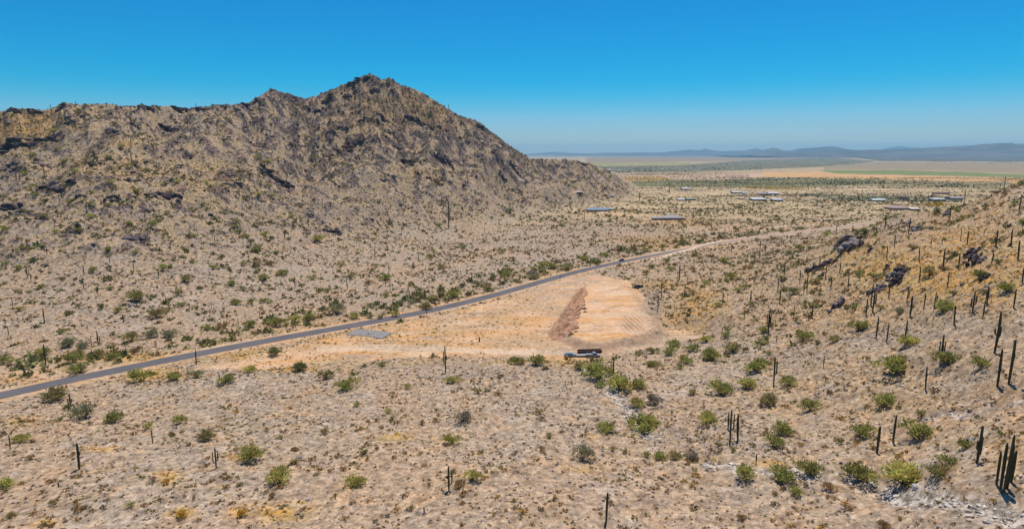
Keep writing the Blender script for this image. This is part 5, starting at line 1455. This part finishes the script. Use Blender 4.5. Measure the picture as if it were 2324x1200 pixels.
# marker posts along the road
POST = mat_flat('post_brown', (0.045, 0.035, 0.03), 0.8, 0.2)
CAPM = mat_flat('post_plate', (0.12, 0.11, 0.10), 0.6, 0.2)
for px, pb, pt, lab in ((968, 717, 701, 'thin dark marker post at the road edge above the lot'), (1271, 638, 624, 'thin dark marker post at the road edge above the pad'), (1088, 775, 765, 'squat brown stake standing on the lot')):
    X, Y, Zg = column_ray(px, pb)
    h = metres(pb - pt, X, Y, Zg)
    r = 0.11 if h > 2.5 else 0.3
    o = obj('marker_post', None); o.location = (X, Y, Zg); tag(o, lab, 'post')
    obj('post', py_mesh('post', *tube([(0, 0, -0.1), (0, 0, h * 0.5), (0, 0, h)], [r, r, r * 0.9], 10)), o, POST)
    if r < 0.2:
        obj('plate', py_mesh('plate', *box_mesh([(-0.28, 0.28, -r - 0.05, -r - 0.005, h - 0.9, h - 0.2)])), o, CAPM)

# ================================================================== HOUSES
WIN = mat_flat('window_glass', (0.03, 0.035, 0.045), 0.15, 0.1, spec=0.5)
DOOR = mat_flat('door_brown', (0.10, 0.06, 0.04), 0.6, 0.2)
_mats = {}


def cmat(key, c, rough=0.8):
    if key not in _mats:
        _mats[key] = mat_flat(key, c, rough, 0.1, 0.5)
    return _mats[key]


def house(px, py, wpx, name, label, wall, roof, style='gable', depth=10.0, wh=3.0, rh=2.2, rz=0.0, cat='house', group=None):
    X, Y, Zg = column_ray(px, py)
    Wd = metres(wpx, X, Y, Zg) / 2 * 0.92; wh *= 0.85; rh *= 0.8
    D = depth / 2
    root = obj(name, None); root.location = (X, Y + D, Zg - 0.2); root.rotation_euler = (0, 0, rz)
    tag(root, label, cat, group)
    wm = cmat('wall_' + wall[0], wall[1]); rm = cmat('roof_' + roof[0], roof[1])
    obj('wall', py_mesh('wall', *box_mesh([(-Wd, Wd, -D, D, -0.3, wh)])), root, wm)
    e = 0.6
    if style == 'flat':
        vs, fs = box_mesh([(-Wd - 0.2, Wd + 0.2, -D - 0.2, D + 0.2, wh + 0.002, wh + 0.5)])
    elif style == 'shed':
        vs = [(-Wd - e, -D - e, wh), (Wd + e, -D - e, wh), (Wd + e, D + e, wh + rh), (-Wd - e, D + e, wh + rh), (-Wd - e, -D - e, wh - 0.25), (Wd + e, -D - e, wh - 0.25), (Wd + e, D + e, wh - 0.25), (-Wd - e, D + e, wh - 0.25)]
        vs = [(x, y, z + 0.26) for x, y, z in vs]
        fs = [(0, 1, 2, 3), (4, 7, 6, 5), (0, 4, 5, 1), (1, 5, 6, 2), (2, 6, 7, 3), (3, 7, 4, 0)]
    else:
        hip = min(D, Wd * 0.6) if style == 'hip' else -e * 0
        vs = [(-Wd - e, -D - e, wh), (Wd + e, -D - e, wh), (Wd + e, D + e, wh), (-Wd - e, D + e, wh), (-Wd - e + (hip + e if style == 'hip' else 0), 0, wh + rh), (Wd + e - (hip + e if style == 'hip' else 0), 0, wh + rh)]
        vs = [(x, y, z + 0.003) for x, y, z in vs]
        fs = [(0, 1, 5, 4), (2, 3, 4, 5), (1, 2, 5), (3, 0, 4), (3, 2, 1, 0)]
    obj('roof', py_mesh('roof', vs, fs), root, rm)
    if wpx > 12:
        n = max(2, int(Wd * 2 / 6))
        for q in range(n):
            x = -Wd + (q + 0.5) * 2 * Wd / n
            if q == n // 2:
                obj('door', py_mesh('door', *box_mesh([(x - 0.6, x + 0.6, -D - 0.06, -D - 0.003, -0.2, 2.1)])), root, DOOR)
            else:
                obj('window', py_mesh('window', *box_mesh([(x - 0.9, x + 0.9, -D - 0.05, -D - 0.003, 0.9, 2.2)])), root, WIN)
    return root


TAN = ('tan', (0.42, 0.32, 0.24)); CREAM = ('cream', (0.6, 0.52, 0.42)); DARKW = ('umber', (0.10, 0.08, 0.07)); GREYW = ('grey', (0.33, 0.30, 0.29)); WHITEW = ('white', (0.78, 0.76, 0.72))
BLUEG = ('slate_blue', (0.19, 0.235, 0.30)); GREYR = ('grey', (0.30, 0.27, 0.265)); WHITER = ('white', (0.45, 0.45, 0.45)); DARKR = ('dark', (0.07, 0.055, 0.06)); PINKR = ('dusty_pink', (0.33, 0.22, 0.20)); GREENR = ('pale_green', (0.45, 0.52, 0.48)); MAUVE = ('mauve', (0.24, 0.20, 0.25))
house(1357, 480, 50, 'house', 'long low house with slate blue roof on bare orange ground', GREYW, BLUEG, 'hip', 16, 2.8, 3.6, 0.05)
house(1379, 479, 18, 'garage', 'dark open garage wing at the right end of the slate blue house', DARKW, BLUEG, 'gable', 9, 3.0, 2.0, 0.05, 'garage')
house(1528, 499, 52, 'house', 'long grey roofed tan house nearest the upper road', ('brownpink', (0.30, 0.20, 0.17)), GREYR, 'hip', 16, 2.9, 3.6, 0.0)
house(1492, 499, 22, 'shed', 'low tan outbuilding at the left end of the grey roofed house', TAN, GREYR, 'shed', 7, 2.5, 1.0, 0.0, 'shed')
house(1312, 440, 20, 'house', 'dark roofed house on a pale pad at the mountain foot', DARKW, ('pale_tan', (0.40, 0.33, 0.29)), 'hip', 12, 3.2, 2.4, 0.1)
house(1389, 447, 10, 'shed', 'small grey shed among shrubs at the spur foot', GREYW, GREYR, 'gable', 7, 2.6, 1.6, 0, 'shed')
house(1546, 456, 16, 'house', 'small house with bright white roof and dark porch', GREYW, WHITER, 'gable', 10, 2.8, 2.4, 0)
house(1569, 455, 22, 'house', 'grey green roofed house joined right of the small white roof', DARKW, ('sage', (0.22, 0.22, 0.18)), 'gable', 12, 2.8, 2.2, 0)
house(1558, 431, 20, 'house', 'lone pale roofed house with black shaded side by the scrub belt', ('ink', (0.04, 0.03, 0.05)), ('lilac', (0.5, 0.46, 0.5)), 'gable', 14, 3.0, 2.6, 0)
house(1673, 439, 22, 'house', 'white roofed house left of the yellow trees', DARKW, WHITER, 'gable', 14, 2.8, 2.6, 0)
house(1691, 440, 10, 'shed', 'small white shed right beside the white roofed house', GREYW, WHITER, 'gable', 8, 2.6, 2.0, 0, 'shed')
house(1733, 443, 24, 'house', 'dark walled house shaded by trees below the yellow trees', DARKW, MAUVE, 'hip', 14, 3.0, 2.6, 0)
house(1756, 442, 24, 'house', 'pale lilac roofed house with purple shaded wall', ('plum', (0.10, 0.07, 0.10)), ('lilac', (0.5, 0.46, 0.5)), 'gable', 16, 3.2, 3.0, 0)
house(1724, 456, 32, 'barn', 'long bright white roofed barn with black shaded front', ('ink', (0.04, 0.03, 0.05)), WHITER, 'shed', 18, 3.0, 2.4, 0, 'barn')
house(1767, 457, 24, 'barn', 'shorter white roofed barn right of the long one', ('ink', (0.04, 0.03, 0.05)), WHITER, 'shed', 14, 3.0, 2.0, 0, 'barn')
house(1684, 453, 12, 'shed', 'small pinkish shed left of the long white barn', TAN, ('pale_tan', (0.40, 0.33, 0.29)), 'gable', 8, 2.6, 1.8, 0, 'shed')
house(1996, 457, 32, 'house', 'pale green roofed house among dark trees', GREYW, GREENR, 'gable', 14, 2.8, 2.6, 0)
house(2046, 476, 44, 'house', 'dusty pink roofed house beyond the crest of the right hill', ('brownpink', (0.30, 0.20, 0.17)), PINKR, 'hip', 20, 3.0, 4.0, 0.05)
house(2079, 478, 22, 'garage', 'long cream roofed garage right of the dusty pink house', DARKW, CREAM, 'shed', 9, 2.8, 1.4, 0, 'garage')
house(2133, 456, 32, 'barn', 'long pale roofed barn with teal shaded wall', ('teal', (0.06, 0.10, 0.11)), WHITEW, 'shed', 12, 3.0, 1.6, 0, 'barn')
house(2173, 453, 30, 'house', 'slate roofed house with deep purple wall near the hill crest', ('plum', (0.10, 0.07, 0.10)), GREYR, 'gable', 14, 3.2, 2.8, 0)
house(2139, 441, 34, 'stable', 'long thin dark red stable on the tan field', DARKW, ('oxblood', (0.13, 0.06, 0.06)), 'shed', 8, 2.6, 1.0, 0, 'stable')
house(2050, 451, 16, 'stable', 'small black open stable at the edge of the tan field', ('ink', (0.04, 0.03, 0.05)), DARKR, 'shed', 8, 2.6, 1.0, 0, 'stable')

r_ = random.Random(77)
town = []
for (a0, a1), (b0, b1), cnt in (((1372, 1450), (384, 391), 9), ((1440, 1560), (380, 389), 8), ((1560, 1680), (372, 385), 9), ((1680, 1800), (364, 379), 8), ((1800, 1960), (360, 374), 9), ((2000, 2290), (357, 371), 6)):
    for q in range(cnt):
        town.append((a0 + (q + r_.uniform(0.15, 0.85)) * (a1 - a0) / cnt, r_.uniform(b0, b1)))
for q, (px, py) in enumerate(town):
    wl, wm_ = r_.choice([('white', WHITEW), ('cream', CREAM), ('tan', TAN)])
    rl, rm_ = r_.choice([('white', WHITER), ('white', WHITER), ('grey', GREYR), ('pink', PINKR)])
    o = house(px, py, r_.uniform(4.5, 9), 'town_house', None, wm_, rm_, r_.choice(['gable', 'hip', 'flat']), r_.uniform(9, 16), 3.4, 3.0, r_.uniform(-0.4, 0.4), 'town house', 'small houses of the far town')
    zone = 'at the near end of the far town' if px < 1445 else 'in the left of the far town' if px < 1560 else 'in the centre of the far town' if px < 1680 else 'beyond the far town centre' if px < 1800 else 'in the right of the far town' if px < 1980 else 'on the flats under the mesa'
    o['zone'] = f'{wl} walled {rl} roofed house {zone}'; o['px'] = px
byz = {}
for o in list(COL.objects):
    if o.get('zone'):
        byz.setdefault(o['zone'], []).append(o)
for z_, lst in byz.items():
    lst.sort(key=lambda o: o['px'])
    for i, o in enumerate(lst):
        o['label'] = z_ + ('' if len(lst) == 1 else f', {ORD[i + 1]} from left')
        del o['zone']; del o['px']
# big pale sheds seen out on the plain
for px, py, wpx, lab in ((1866, 364, 12, 'large bright white warehouse standing above the far town'),):
    house(px, py, wpx, 'warehouse', lab, WHITEW, WHITER, 'flat', 30, 9, 2, 0, 'warehouse')

settle_labels()
print('done', len(COL.objects), round(time.time() - T0, 1))
